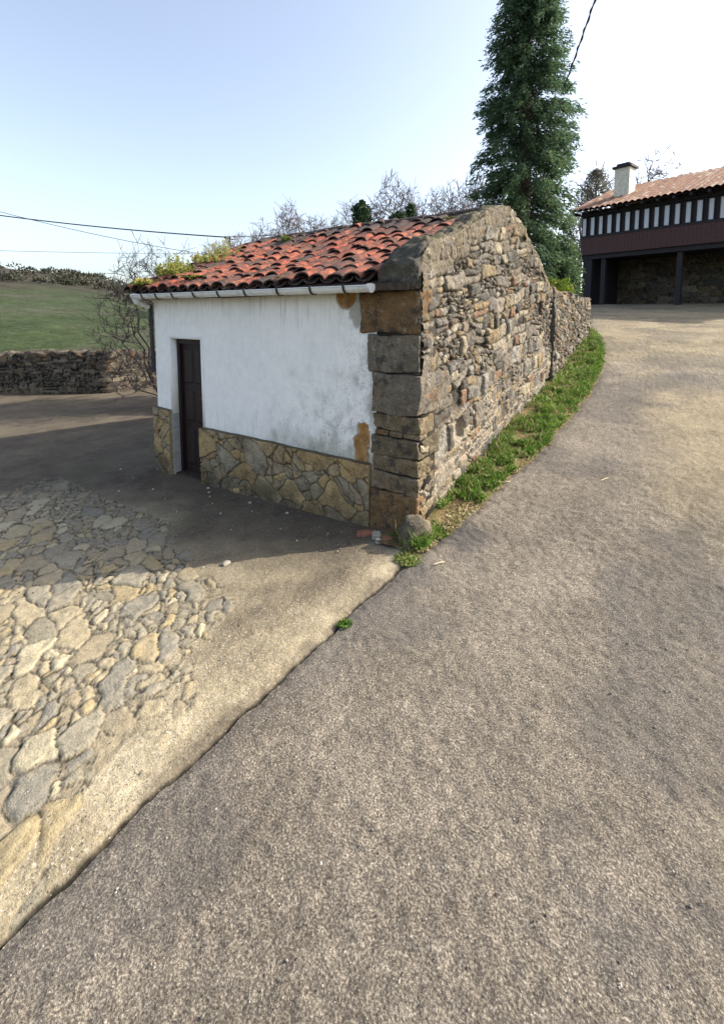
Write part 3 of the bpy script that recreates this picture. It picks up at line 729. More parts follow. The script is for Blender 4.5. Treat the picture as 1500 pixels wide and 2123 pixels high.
def tile(mb, u, s0, L, w0, w1, hgt, z_off, tilt, skew, rnd, old, convex=True, direction=1, lift=0.0, seg=9):
    """half-round canal tile lying down the slope; s0 is its lower edge"""
    th = np.linspace(0, np.pi, seg); ks = np.array([0, .33, .66, 1.0])
    out = []
    for thick in (0, -.013):
        P = np.zeros((len(ks), seg, 3))
        for i, k in enumerate(ks):
            w = (w0*(1-k) + w1*k)/2 + thick; hh = (hgt + thick) * (1-.12*k)
            c_, s__ = np.cos(th), np.sin(th)
            uu = u + skew*k + w*c_*(np.abs(c_)**.05)
            zz = hh*s__ if convex else hgt*.8 - hh*.85*s__ + thick*0
            so2 = s0 + direction*(L*k)
            P[i, :, 0] = uu; P[i, :, 1] = so2
            P[i, :, 2] = roof_z(np.full(seg, so2)) + sag(uu, np.full(seg, so2)) + z_off + zz + tilt*k*L + lift*(1-k)
        out.append(P)
    mb.grid(out[0], flip=not convex, rnd=rnd, old=old); mb.grid(out[1], flip=convex, rnd=rnd*.4, old=1.0)
    mb.grid(np.stack([out[0][0], out[1][0]], 1), rnd=rnd, old=.75); mb.grid(np.stack([out[0][:, 0], out[1][:, 0]], 1), rnd=rnd, old=.3); mb.grid(np.stack([out[0][:, -1], out[1][:, -1]], 1), rnd=rnd, old=.3)
mb = MB(); R = random.Random(5)
for side in (0, 1):
    rows = 10; pitch = .205; ncol = 20
    for j in range(ncol):
        u = .40 + pitch*j; row_shift = R.uniform(-.07, .07)
        for r in range(rows):
            base_s = -.15 + r*.262 + row_shift*(r > 0) + R.uniform(-.045, .045)*(r > 0)
            L = min(.42, SR - base_s + .05)
            if L < .1: continue
            s0 = base_s if side == 0 else 2*SR - base_s + .1*(r == 0)*0
            d = 1 if side == 0 else -1
            lf = (r > 6)*R.uniform(0, .7) + (R.random() < .30)*R.uniform(.2, .9)
            jx = R.uniform(-.016, .016)
            tile(mb, u + jx, s0, L, .205+R.uniform(-.01, .012), .165, .060+R.uniform(-.010, .012), -.002, .0, R.uniform(-.04, .04), R.random(), min(1, lf + (r > 7)*.3), True, d, .016+R.uniform(-.012, .020), 9 if side == 0 else 7)
            tile(mb, u + pitch/2 + jx*.5, s0+d*.03, L, .19, .15, .06, -.035, .0, R.uniform(-.02, .02), R.random(), min(1, .35+lf*.6), False, d, .008, 7)
TILES = HUT.part(mb, 'roof_tiles', m_tile)
# ridge: low row of lichen-black ridge tiles in mortar
mb = MB(); u = .22
while u < 4.32:
    L = R.uniform(.40, .5); zz = ZR + .035 + R.uniform(-.006, .010) + float(sag(np.array(u), np.array(SR)))
    th = np.linspace(0, np.pi, 9)
    for thick in (0, -.02):
        P = np.zeros((4, 9, 3))
        for i, k in enumerate((0, .33, .66, 1)):
            w = .15 - .02*k + thick; P[i, :, 0] = u + L*1.04*k; P[i, :, 1] = SR + w*np.cos(th); P[i, :, 2] = zz - .02*1.0 + (.075+thick)*np.sin(th) - .012*k - .03
        mb.grid(P + np.array([0, 0, .0]), flip=True, rnd=R.random(), old=.9)
        if thick == 0: Pf = P[0]
        else: mb.grid(np.stack([Pf, P[0]], 1), rnd=.5, old=1.0)
    u += L
ug_ = np.linspace(.2, 4.32, 120); vg_ = np.linspace(-1, 1, 14); A_, B_ = np.meshgrid(ug_, vg_, indexing='ij')
zz = roof_z(SR + B_*.26) + sag(A_, SR+B_*.26) + .035 + .02*fbm(A_*5, B_*3, 4, 421)*(1-np.abs(B_)*.4) - .05*ss(.8, 1, np.abs(B_))
mb.grid(np.stack([A_, SR + B_*.24 + .02*fbm(A_*6, B_*2, 3, 422), zz+.02], -1), flip=False, rnd=.5, old=.92)
HUT.part(mb, 'ridge_tiles', m_tile, smooth=False)

# ---- gutter, brackets, outlet, downpipe
GS, GR, GZ = -.215, .055, 2.235
def gz_(u): return GZ + .012*(u-.36)/3.6*0 - .0*u
def gutter_mesh(u0, u1, r, n=12):
    m = MB(); th = np.linspace(np.pi, 2*np.pi, n+1); us_ = np.linspace(u0, u1, 24)
    U_, T = np.meshgrid(us_, th, indexing='ij')
    for rr_, fl in ((r, True), (r-.004, False)):
        m.grid(np.stack([U_, GS + rr_*np.cos(T), GZ + rr_*np.sin(T)], -1), flip=fl)
    for a in (np.pi, 2*np.pi):
        m.tube(np.stack([us_, GS + r*np.cos(a)*np.ones(24), GZ*np.ones(24)], 1), .007, 6)
    return m
GUT = HUT.part(gutter_mesh(.365, 3.99, GR), 'gutter', m_gutter, smooth=True)
m = MB(); th = np.linspace(0, 2*np.pi, 25)
for uu, fl in ((.363, False), (3.992, True)):
    V = [(uu, GS, GZ-.012)] + [(uu, GS+(GR+.004)*math.cos(t), GZ+(GR+.004)*math.sin(t)*(1 if math.sin(t) < 0 else .35)) for t in th]
    m.add(V, None, [(0, i+1, i+2) for i in range(24)])
    V2 = [(uu+.02, a[1], a[2]) for a in V]
    m.add(V2, None, [(0, i+2, i+1) for i in range(24)])
    m.grid(np.stack([np.array(V[1:]), np.array(V2[1:])], 1))
    HUT.part(m, 'end_cap', m_gutter, parent=GUT); m = MB()
for uu in (.62, 1.0, 1.42, 1.88, 2.30, 2.72, 3.12, 3.45, 3.75):
    m = MB(); t = np.linspace(math.radians(170), math.radians(365), 14)
    r = GR + .006
    P = np.stack([np.full(14, uu), GS + r*np.cos(t), GZ + r*np.sin(t)], 1)
    for k in range(13):
        pass
    a = P.copy(); b_ = P.copy(); a[:, 0] -= .011; b_[:, 0] += .011
    Po = np.stack([np.full(14, uu), GS + (r+.005)*np.cos(t), GZ + (r+.005)*np.sin(t)], 1); ao = Po.copy(); bo = Po.copy(); ao[:, 0] -= .011; bo[:, 0] += .011
    m.grid(np.stack([a, b_, bo, ao, a], 1)); m.box(uu-.011, uu+.011, GS+GR, .0, GZ-.004, GZ+.002)
    m.box(uu-.011, uu+.011, GS-GR-.012, GS-GR+.002, GZ-.006, GZ+.016)
    HUT.part(m, 'gutter_bracket', m_iron, parent=GUT)
m = MB(); m.tube([(3.985, GS, GZ-.03), (3.99, GS+.02, GZ-.085), (3.99, -.10, GZ-.125), (3.99, -.04, GZ-.15)], [.052, .044, .034, .032], 14)
HUT.part(m, 'gutter_outlet', m_gutter, parent=GUT)
m = MB(); m.tube([(3.99, -.015, GZ-.13), (3.985, -.015, 1.7), (3.985, -.01, 1.22)], .026, 12)
for zz in (1.9, 1.4): m.tube([(3.985, -.015, zz-.02), (3.985, -.015, zz+.02)], .032, 12)
HUT.part(m, 'downpipe', m_iron, smooth=True)
# iron post on the left verge that carries the overhead cable
m = MB(); m.tube([(4.33, 1.62, 2.9), (4.33, 1.62, 3.26)], .016, 8); m.tube([(4.33, 1.55, 3.22), (4.33, 1.70, 3.22)], .011, 6); m.tube([(4.33, 1.54, 3.21), (4.33, 1.54, 3.25)], .018, 8)
HUT.part(m, 'cable_post', m_iron)

# ============================================================ BOUNDARY WALL along the road, and the low yard wall
def masonry_wall(path, thick, base_fn, top_fn, sx, sy, seed, step=.02, jag=.05, mort=0.0, stone_cap=True):
    """path: (n,2) in hut (u,s). Sweeps an up-over-down profile; relief along the profile normal."""
    path = np.asarray(path, float); dl = np.linalg.norm(np.diff(path, axis=0), axis=1); L = np.concatenate([[0], np.cumsum(dl)])
    n = int(L[-1]/step); l = np.linspace(0, L[-1], n); pu = np.interp(l, L, path[:, 0]); ps = np.interp(l, L, path[:, 1])
    tu, ts = np.gradient(pu), np.gradient(ps); q = np.hypot(tu, ts); nu, ns = ts/q, -tu/q     # side normal
    base = base_fn(pu, ps); top = top_fn(l, pu, ps)
    hm_ = float(np.max(top-base)); nv = max(8, int(hm_/step)); nt = max(6, int(thick/step))
    v = np.concatenate([np.linspace(0, 1, nv), 1 + np.linspace(0, 1, nt)[1:], 2 + np.linspace(0, 1, nv)[1:]])
    Lg, Vg = np.meshgrid(l, v, indexing='ij')
    def col(a): return np.repeat(a[:, None], len(v), 1)
    hh = col(top-base)
    up = np.where(Vg <= 1, Vg, np.where(Vg <= 2, 1, 3-Vg)); across = np.where(Vg <= 1, 1, np.where(Vg <= 2, 1-2*(Vg-1), -1))
    arc = np.where(Vg <= 1, Vg*hh, np.where(Vg <= 2, hh + (Vg-1)*thick, hh + thick + (Vg-2)*hh))
    rel, edge, i1, mm = rubble_surface(Lg, arc, sx, sy, seed, .04, .24, 2.8, np.full_like(Lg, mort), .035)
    rx = np.where(Vg <= 1, 1, np.where(Vg <= 2, across, -1)); rz = np.where((Vg > 1) & (Vg < 2), 1.0, 0.0)*(1-np.abs(across)**6)
    topn = jag*(fbm(Lg*3.1, across*.8, 3, seed+77) + .8*(vnoise(Lg*6, across*1.2, seed+78)-.5))
    off = across*thick/2 + rx*rel
    Z_ = col(base) + hh*up + rz*rel*1.3 + ss(.75, 1, up)*topn
    P = np.stack([col(pu) + col(nu)*off, col(ps) + col(ns)*off, Z_], -1)
    m = MB(); m.grid(P, flip=True, rnd=i1, edge=edge, mort=mm)
    for k in (0, -1):     # rough end faces
        half = P[k, :]; mid = half[::-1]
        T_ = np.linspace(0, 1, 14)[:, None, None]; F = half[None]*(1-T_) + mid[None]*T_
        m.grid(F[:8, :], rnd=.3, edge=1.0, mort=0.0, flip=(k == 0))
    return m
bt = lambda l, u, s: np.interp(s, [4.9, 5.4, 6.2, 7.2, 8.2, 9.3], [2.36, 2.36, 2.33, 2.30, 2.29, 2.34])
bw = Frame('roadside_wall', .2, 7.1, .9, 'rubble stone wall with ragged top joining the hut gable along the road', 'stone wall')
m = masonry_wall([(.16, 4.99), (.17, 6.3), (.19, 7.8), (.20, 9.28)], .36, lambda u, s: H(u, s)-.1, bt, .20, .10, 500, .016, .06, .1)
bw.part(m, 'wall', m_rubble, smooth=True)
# ivy-green moss and cap stones standing on edge along the top
m = MB(); R = random.Random(3)
for i in range(16):
    s = 5.1 + i*.265 + R.uniform(-.05, .05)
    block(m, .02+R.uniform(-.03, .05), .30+R.uniform(-.05, .05), s, s+R.uniform(.12, .22), float(bt(0, 0, s))-.06, float(bt(0, 0, s))+R.uniform(.03, .12), 520+i, R.random(), r=.03, amp=.03, n=9)
bw.part(m, 'cap_stones', m_rubble, smooth=True)

lw = Frame('low_wall', 12.5, 4, -.25, 'low dark dry stone wall at the far side of the yard below the grassy hill', 'stone wall')
m = masonry_wall([(19, -2.5), (15.5, .6), (11.6, 3.2), (11.55, 5.2), (10.6, 8.4), (8.8, 12)], .5, lambda u, s: H(u, s)-.1, lambda l, u, s: .86 + .05*np.sin(l*.9), .32, .13, 540, .035, .09, 0)
lw.part(m, 'wall', m_drywall, smooth=True)

# ============================================================ vegetation helpers
def cards(m, pos, length, width, dirs, rnd, bend=.15, cross=True):
    """many small leaf blades: each a bent pair of quads along dirs"""
    n = len(pos); dirs = dirs/np.maximum(np.linalg.norm(dirs, axis=1)[:, None], 1e-6)
    rv = RNG.normal(size=(n, 3)); side = np.cross(dirs, rv); side /= np.maximum(np.linalg.norm(side, axis=1)[:, None], 1e-6)
    nor = np.cross(side, dirs)
    w = (width if np.ndim(width) else np.full(n, width))[:, None]; L = (length if np.ndim(length) else np.full(n, length))[:, None]
    p0 = pos; p1 = pos + dirs*L*.5 + nor*L*bend*.5; p2 = pos + dirs*L + nor*L*bend*-.3
    V = np.stack([p0, p1 - side*w/2, p1 + side*w/2, p2], 1).reshape(-1, 3)
    i = np.arange(n)[:, None]*4; T = np.concatenate([i + [0, 2, 1], i + [1, 2, 3]])
    m.add(V, None, T, rnd=np.repeat(rnd, 4))
def world_thing(name, x, y, z, label, cat, group=None, rz=0):
    return tag(empty(name, (float(x), float(y), float(z)), rz), label, cat, group)

# ---- grass on the verge (uncountable)
m = MB(); N = 70000
s = RNG.uniform(-.45, 10.6, N)**1.0; s = -.45 + 11.0*RNG.random(N)**1.35
t = RNG.random(N); e0 = road_edge(s)
u = e0 + (.02 - e0)*t
u = np.where(s > 9.4, e0 + .25*t, u)
den = fbm(u*3.2, s*1.9, 4, 601)
clump = fbm(u*7, s*7, 3, 603)
keep = (den*1.3 + clump*1.1 + .60*(.56-t) + .02 + .26*ss(2.0, 7, s) > RNG.normal(0, .07, N)) & (s > -.3)
keep &= ~((s > .25) & (s < .6) & (t < .7))
u, s, t, clump = u[keep], s[keep], t[keep], clump[keep]
n = len(u)
z = H(u, s) + .02 + .025*np.sin(np.pi*t)
dirs = np.stack([RNG.normal(0, .55, n) - .25, RNG.normal(0, .55, n), np.full(n, 1.0)], 1)
rnd = np.clip(RNG.beta(2, 3, n)*.8 + (RNG.random(n) < .14+.35*t)*.55 - clump*.2, 0, 1)
cards(m, np.stack([u, s, z], 1), RNG.gamma(5, .011, n)*(1+.7*np.clip(clump, -.5, 1)), RNG.uniform(.006, .012, n)*(1+.12*np.maximum(s, 0)), dirs, rnd, .35)
# dead leaves and straw lying flat
N = 9000; s = -.3 + 10.4*RNG.random(N)**1.3; e0 = road_edge(s); u = e0 - .04 + (.06-e0)*RNG.random(N)
dirs = np.stack([RNG.normal(0, 1, N), RNG.normal(0, 1, N), RNG.normal(0, .2, N)], 1)
cards(m, np.stack([u, s, H(u, s)+.035], 1), RNG.uniform(.02, .06, N), RNG.uniform(.003, .02, N), dirs, RNG.uniform(.84, 1, N), .2)
tag(hut_mesh(m, 'verge_grass', m_grass), 'tufts of short green grass and dry stalks along the foot of the stone gable', 'grass', kind='stuff')

# ---- small weeds growing at the corner crack (three clumps)
def weed_clump(name, u, s, z, rad, hgt, n, mat, label, cat, group=None, w=.012, lo=0., hi=1.):
    m = MB(); a = RNG.uniform(0, 2*np.pi, n); r = rad*np.sqrt(RNG.random(n))
    px, py = r*np.cos(a), r*np.sin(a)
    dirs = np.stack([px/rad*.6 + RNG.normal(0, .35, n), py/rad*.6 + RNG.normal(0, .35, n), RNG.uniform(.5, 1.2, n)], 1)
    L = hgt*RNG.uniform(.45, 1, n)*(1-.4*r/rad)
    cards(m, np.stack([px, py, RNG.uniform(0, .25, n)*hgt*0], 1), L, w, dirs, RNG.uniform(lo, hi, n), .3)
    x, y = W(u, s); o = m.build(name, mat); o.location = (float(x), float(y), float(z)); return tag(o, label, cat, group)
weed_clump('weed', -.12, -.42, float(H(-.12, -.42)), .10, .07, 420, m_grass, 'yellowing moss and grass clump in the crack just in front of the corner boulder', 'weed', lo=.4, hi=1)
weed_clump('weed', -.14, -1.30, float(H(-.14, -1.3)), .04, .05, 110, m_grass, 'tiny green weed sprouting from the crack between concrete and asphalt', 'weed', hi=.5)
weed_clump('weed', -.13, .06, float(H(-.13, .06)), .11, .10, 700, m_grass, 'green tuft growing against the side of the corner boulder', 'weed', hi=.6)

# ---- corner boulder and rubble
def rock(name, u, s, z, dims, mat, label, cat, seed, group=None, rz=0., fl=.35):
    m = MB(); n1, n2 = 28, 18
    th, ph = np.meshgrid(np.linspace(0, 2*np.pi, n1), np.linspace(0, np.pi, n2), indexing='ij')
    d = np.stack([np.cos(th)*np.sin(ph), np.sin(th)*np.sin(ph), np.cos(ph)], -1)
    q = np.sign(d)*np.abs(d)**.75
    nz = 1 + .28*fbm(q[..., 0]*1.5+9, q[..., 1]*1.5, 3, seed, q[..., 2]*1.5) + .08*fbm(q[..., 0]*6, q[..., 1]*6, 3, seed+4, q[..., 2]*6)
    P = q*nz[..., None]*np.array(dims)/2
    P[-1] = P[0]
    m.grid(P, flip=False, rnd=(seed % 7)/7, edge=1.0, mort=.5, darkend=0.)
    o = m.build(name, mat, smooth=max(dims) > .12); x, y = W(u, s)
    o.location = (float(x), float(y), float(z + dims[2]*fl)); o.rotation_euler = (0, 0, rz); return tag(o, label, cat, group)
rock('boulder', -.035, -.16, .02, (.27, .25, .30), m_coping, 'rounded grey boulder set at the foot of the hut corner', 'boulder', 640, rz=.4)
rock('brick_fragment', .43, -.20, 0.0, (.17, .08, .06), m_brick, 'broken red brick lying against the foot of the quoins', 'brick', 650, rz=.2)
rock('stone', .16, -.26, .03, (.13, .09, .06), m_brick, 'flat reddish stone between the boulder and the broken brick', 'stone', 655, rz=-.4)
rock('stone', .30, -.23, .02, (.09, .08, .08), m_field, 'grey knobbly stone in the middle of the rubble by the quoins', 'stone', 660)
rock('stone', .235, -.30, .03, (.055, .05, .05), m_pebble, 'small round pale stone in front of the rubble by the quoins', 'stone', 662)
rock('paving_slab', -.10, 4.27, float(H(-.1, 4.27)), (.30, .10, .09), m_brick, 'pinkish brick-like slab lying on the verge against the gable', 'slab', 665, rz=-.9)
rock('stone', 1.12, -1.20, -.02, (.07, .045, .035), m_field, 'pale chunk of stone at the edge of the hut shadow beside the old cobbles', 'stone', 667, rz=.8)
# scattered pale pebbles on the damp shaded yard
R = random.Random(12)
src = rock('pebble', 2.75, -.13, -.09, (.035, .025, .018), m_pebble, 'tiny white pebble scattered on the damp shaded yard in front of the white wall', 'pebble', 670, 'white pebbles on the yard')
spots = [(2.5, -.3), (2.62, -.22), (2.3, -.42), (3.55, .02), (3.3, -.5), (2.0, -.55), (1.75, -.35), (1.6, -.75), (2.9, -.6), (1.2, -.5), (.9, -.6), (1.4, -.2), (3.9, -.4), (3.6, -.75), (1.95, -.2), (2.45, -.75), (.75, -.35), (4.4, -.3)]
for (a, b) in spots:
    c_ = src.copy(); COL.objects.link(c_); x, y = W(a, b); k = R.uniform(.4, 1.05)
    c_.location = (float(x), float(y), float(H(a, b))+.006); c_.rotation_euler = (0, 0, R.uniform(0, 3)); c_.scale = (k, k, k)
# loose grit over road and yard
m = MB(); N = 34000
gs_ = -4.6 + 9*RNG.random(N)**1.25; gu_ = RNG.uniform(-4.2, 2.6, N)
ok = ~((gs_ > -.05) & (gu_ > road_edge(gs_)-.01)); gs_, gu_ = gs_[ok], gu_[ok]; n = len(gs_)
r = RNG.uniform(.0014, .0045, n)*(1+.08*np.maximum(gs_, 0)); r *= np.where(RNG.random(n) < .03, 2.0, 1)
oct_ = np.array([(1,0,0),(-1,0,0),(0,1,0),(0,-1,0),(0,0,1),(0,0,-1)], float); of = np.array([(0,2,4),(2,1,4),(1,3,4),(3,0,4),(2,0,5),(1,2,5),(3,1,5),(0,3,5)])
V = oct_[None]*r[:, None, None]*RNG.uniform(.6, 1.3, (n, 6, 1))*np.array([1, 1, .6]) + np.stack([gu_, gs_, H(gu_, gs_)+.012], 1)[:, None]
m.add(V.reshape(-1, 3), None, (of[None] + np.arange(n)[:, None, None]*6).reshape(-1, 3), rnd=np.repeat(RNG.random(n), 6))
M = MN('grit', .95, .1); M.color(M.ramp(M.attr('rnd'), [(0, (.06,.05,.045)), (.35, (.16,.14,.115)), (.8, (.32,.28,.22)), (1, (.52,.47,.39))])); m_grit = M.m
tag(hut_mesh(m, 'grit', m_grit), 'loose grit scattered over the asphalt and the concrete yard', 'grit', kind='stuff')
def stick(u, s, L, ang, label):
    m = MB(); p = np.linspace(-.5, .5, 6)[:, None]*np.array([[math.cos(ang)*L, math.sin(ang)*L, 0]]); p[:, 2] += .004*np.sin(np.linspace(0, 3, 6)); m.tube(p, .004, 6)
    x, y = W(u, s); o = m.build('straw_stalk', m_straw); o.location = (float(x), float(y), float(H(u, s))+.022); tag(o, label, 'straw')
stick(-1.29, 1.55, .16, .55, 'pale dry straw stalk lying on the open asphalt right of the verge')
stick(-.42, 1.10, .14, .35, 'pale dry stalk lying on the asphalt beside the grassy verge')
stick(-.36, -.36, .09, .4, 'short pale stalk on the dark asphalt just in front of the corner')

# ---- plants on the roof
def roof_pt(u, s): return float(roof_z(np.array(s)) + sag(np.array(u), np.array(s)) + .04)
def roof_plant(u, s, rad, hgt, n, mat, label, lo=0, hi=1, w=.016, name='roof_plant'):
    m = MB(); k = max(8, n//22)
    for i in range(k):
        a = RNG.uniform(0, 2*np.pi); r = rad*math.sqrt(RNG.random()); p0 = np.array([r*math.cos(a), r*math.sin(a)*.8, .0])
        h_ = hgt*RNG.uniform(.4, 1)*(1-.35*r/rad); d = np.array([RNG.normal(0, .22), RNG.normal(0, .22), 1.])
        tt = np.linspace(0, 1, 4)[:, None]; pts = p0 + d*h_*tt; m.tube(pts, .0035, 3, False, rnd=.6)
        q = 22; t2 = RNG.uniform(.15, 1.05, q)[:, None]; pos = p0 + d*h_*t2
        dirs = np.stack([RNG.normal(0, 1, q), RNG.normal(0, 1, q), RNG.uniform(-.1, 1, q)], 1)
        cards(m, pos, RNG.uniform(.02, .045, q), w, dirs, RNG.uniform(lo, hi, q), .2)
    x, y = W(u, s); o = m.build(name, mat); o.location = (float(x), float(y), roof_pt(u, s)); o.rotation_euler = (0, 0, HROT)
    return tag(o, label, 'plant', 'plants growing on the roof')
roof_plant(3.92, .32, .28, .23, 1500, m_weed, 'bushy yellow-green plant on the left end of the tiles above the door', .2, .9)
roof_plant(4.12, .50, .14, .33, 700, m_weed, 'tallest pale yellow-green plant at the left verge of the roof', .3, 1)
roof_plant(4.00, .95, .32, .20, 1100, m_weed, 'low spreading yellowish plant further up the tiles near the left verge', .3, .95)
roof_plant(4.10, 1.25, .26, .34, 600, m_weed, 'thin pale flowering plant high on the left side of the roof', .5, 1, w=.012)
roof_plant(4.05, -.04, .18, .10, 600, m_weed, 'orange and yellow mossy plant at the eave above the gutter outlet', .6, .95)
roof_plant(3.35, 1.9, .08, .12, 420, m_weed, 'small green tuft near the ridge beside the iron post', .1, .7)
def fern(u, s, n, L, label):
    m = MB()
    for i in range(n):
        a = RNG.uniform(0, 2*np.pi); d = np.array([math.cos(a), math.sin(a), 0]); tt = np.linspace(0, 1, 12)
        p = d[None]*(L*tt)[:, None]; p[:, 2] += L*(.9*tt - .75*tt**2); sd = np.cross(d, [0, 0, 1])
        for sg_ in (-1, 1):
            cards(m, p[1:], L*.22*(1-tt[1:]*.8), .014, np.repeat((sg_*sd + d*.3)[None], 11, 0) + RNG.normal(0, .08, (11, 3)), RNG.uniform(0, 1, 11), .1)
        m.tube(p, .003, 3, False, rnd=.2)
    x, y = W(u, s); o = m.build('fern', m_fern); o.location = (float(x), float(y), roof_pt(u, s)); tag(o, label, 'fern', 'ferns growing on the roof')
fern(3.18, .06, 16, .20, 'dark green fern on the tiles just above the gutter right of the door')
fern(3.98, -.12, 16, .17, 'dark green fern drooping over the left end of the gutter')
fern(1.62, .35, 9, .08, 'small green fern among the tiles in the middle of the roof')
fern(1.50, -.10, 7, .08, 'small fern at the eave above the middle of the gutter')
fern(.62, 2.0, 10, .11, 'green fern at the top of the tiles near the gable coping')

# ---- big conifer behind the roadside wall
def a_right(a): return math.cos(a) > .1
def conifer(u0, s0, Ht):
    x, y = W(u0, s0); zb = float(H(u0, s0)) - .1
    t = world_thing('conifer_tree', x, y, zb, 'tall dark conifer with drooping sprays rising behind the gable', 'tree')
    m = MB(); m.tube([(0, 0, 0), (.05, 0, Ht*.3), (-.05, .05, Ht*.65), (0, 0, Ht*.98)], [.26, .18, .10, .02], 10); m.build('trunk', m_bark, t, True)
    m = MB(); pos = []; dr_ = []; ln = []; rn = []; tw = MB()
    nb = 1250
    for i in range(nb):
        f = (i+RNG.random())/nb; zz = .5 + (Ht-.7)*f
        a = RNG.uniform(0, 2*np.pi)
        prof = (1.74*(1-f)**.92 + .05)
        lump = 1 + .62*float(fbm(np.array(math.cos(a)*1.2+zz*.2), np.array(zz*1.1), 3, 701, np.array(math.sin(a)*1.2)))
        Rr = prof*lump*RNG.choice([RNG.uniform(.6, .95), RNG.uniform(.9, 1.22)])
        
        Rr = min(Rr, 1.42 + .12*math.sin(i*1.7)) if a_right(a) else min(Rr, 1.75)
        d = np.array([math.cos(a), math.sin(a)]); tt = np.linspace(0, 1, 6)
        zc = zz + Rr*(.40*tt - .50*tt**2.2)
        P = np.stack([d[0]*Rr*tt, d[1]*Rr*tt, zc], 1)
        tw.tube(P, [.020, .016, .012, .009, .007, .004], 3, False)
        k = int(34 + 52*Rr)
        q = RNG.beta(2.2, 1.0, k)
        c0 = np.stack([np.interp(q, tt, P[:, j]) for j in range(3)], 1) + RNG.normal(0, .055, (k, 3))*np.array([1, 1, 1.2])
        dd = np.stack([d[0]*.9 + RNG.normal(0, .45, k), d[1]*.9 + RNG.normal(0, .45, k), RNG.normal(-.55, .4, k)], 1)
        pos.append(c0); dr_.append(dd); ln.append(RNG.uniform(.065, .17, k)); rn.append(np.clip(RNG.normal(.32, .16, k) + .30*(q-.6) + .12*(f < .35)*(q > .8), 0, 1))
    pos = np.vstack(pos); dr_ = np.vstack(dr_); ln = np.concatenate(ln); rn = np.concatenate(rn)
    cards(m, pos, ln, ln*.26, dr_, rn, .25)
    # each spray carries side fingers
    sel = RNG.random(len(pos)) < .9
    cards(m, pos[sel]+dr_[sel]*ln[sel][:, None]*.3, ln[sel]*.6, ln[sel]*.16, dr_[sel]+RNG.normal(0, .7, (sel.sum(), 3)), rn[sel], .2)
    m.build('crown', m_conifer, t); tw.build('branches', m_bark, t)
conifer(1.88, 9.75, 13.6)

# ---- gorse and scrub on the hillside (one uncountable mass)
m = MB(); nclump = 900
aa_ = np.radians(RNG.uniform(-75, 4, nclump)); D_ = RNG.uniform(34, 120, nclump)**1.0
for a_i, d_i in zip(aa_, D_):
    x, y = d_i*math.sin(a_i), d_i*math.cos(a_i); u, s = US(x, y); z = float(H(u, s) + hill_z(np.array(x), np.array(y)))
    if float(fbm(np.array(x*.06), np.array(y*.06), 3, 760)) + (d_i-60)*.012 < 0: continue
    r = RNG.uniform(.5, 1.5); n = 70; d = RNG.normal(size=(n, 3)); d /= np.linalg.norm(d, axis=1)[:, None]; d[:, 2] = np.abs(d[:, 2])
    cards(m, np.array([x, y, z]) + d*r*np.array([1.2, 1.2, .8])*RNG.uniform(.5, 1, n)[:, None], RNG.uniform(.3, .6, n), RNG.uniform(.15, .3, n), d + RNG.normal(0, .6, (n, 3)), RNG.random(n))
tag(m.build('hill_scrub', leaf_mat('scrub_leaf', [(0, (.022,.028,.016)), (.5, (.040,.044,.026)), (1, (.07,.06,.04))], .1)), 'dark gorse and scrub covering the upper part of the grassy hill at left', 'scrub', kind='stuff')

# ---- leafy shrub between wall and conifer
def shrub(name, u, s, z, dims, n, mat, label, cat='shrub', leaf=(.04, .09), seed=0, stem=m_bark):
    x, y = W(u, s); t = world_thing(name, x, y, z, label, cat)
    m = MB(); d = RNG.normal(size=(n, 3)); d /= np.linalg.norm(d, axis=1)[:, None]; d[:, 2] = np.abs(d[:, 2])*1.0 - .12
    lump = 1 + .38*fbm(d[:, 0]*2.3+seed, d[:, 1]*2.3, 3, 720+seed, d[:, 2]*2.3)
    r = RNG.beta(4, 1.2, n)*lump
    p = d*r[:, None]*np.array(dims)
    L = RNG.uniform(*leaf, n)
    cards(m, p, L, L*.5, d + RNG.normal(0, .7, (n, 3)) + np.array([0, 0, .2]), np.clip(RNG.normal(.5, .25, n) + .2*(r-1), 0, 1), .2)
    m.build('foliage', mat, t)
    m = MB()
    for i in range(14):
        a = RNG.normal(size=3); a[2] = abs(a[2])+.6; a /= np.linalg.norm(a); m.tube(np.array([[0, 0, -.2]]) + a*np.array(dims)*.8*np.linspace(0, 1, 4)[:, None], [.02, .015, .01, .005], 4, False)
    m.build('stems', stem, t)
shrub('golden_shrub', .80, 8.9, 1.75, (.62, .8, 1.35), 9000, m_shrub, 'yellow-green leafy shrub spilling over the roadside wall below the conifer')
shrub('golden_shrub', .95, 7.3, 1.75, (.6, .8, 1.0), 6000, m_shrub, 'smaller golden-leaved shrub right behind the back corner of the hut gable', seed=3)
shrub('laurel_shrub', .85, 10.6, 1.6, (.48, .55, 3.1), 9000, m_ivy, 'dark green upright shrub at the foot of the conifer beside the road', leaf=(.06, .13), seed=5)

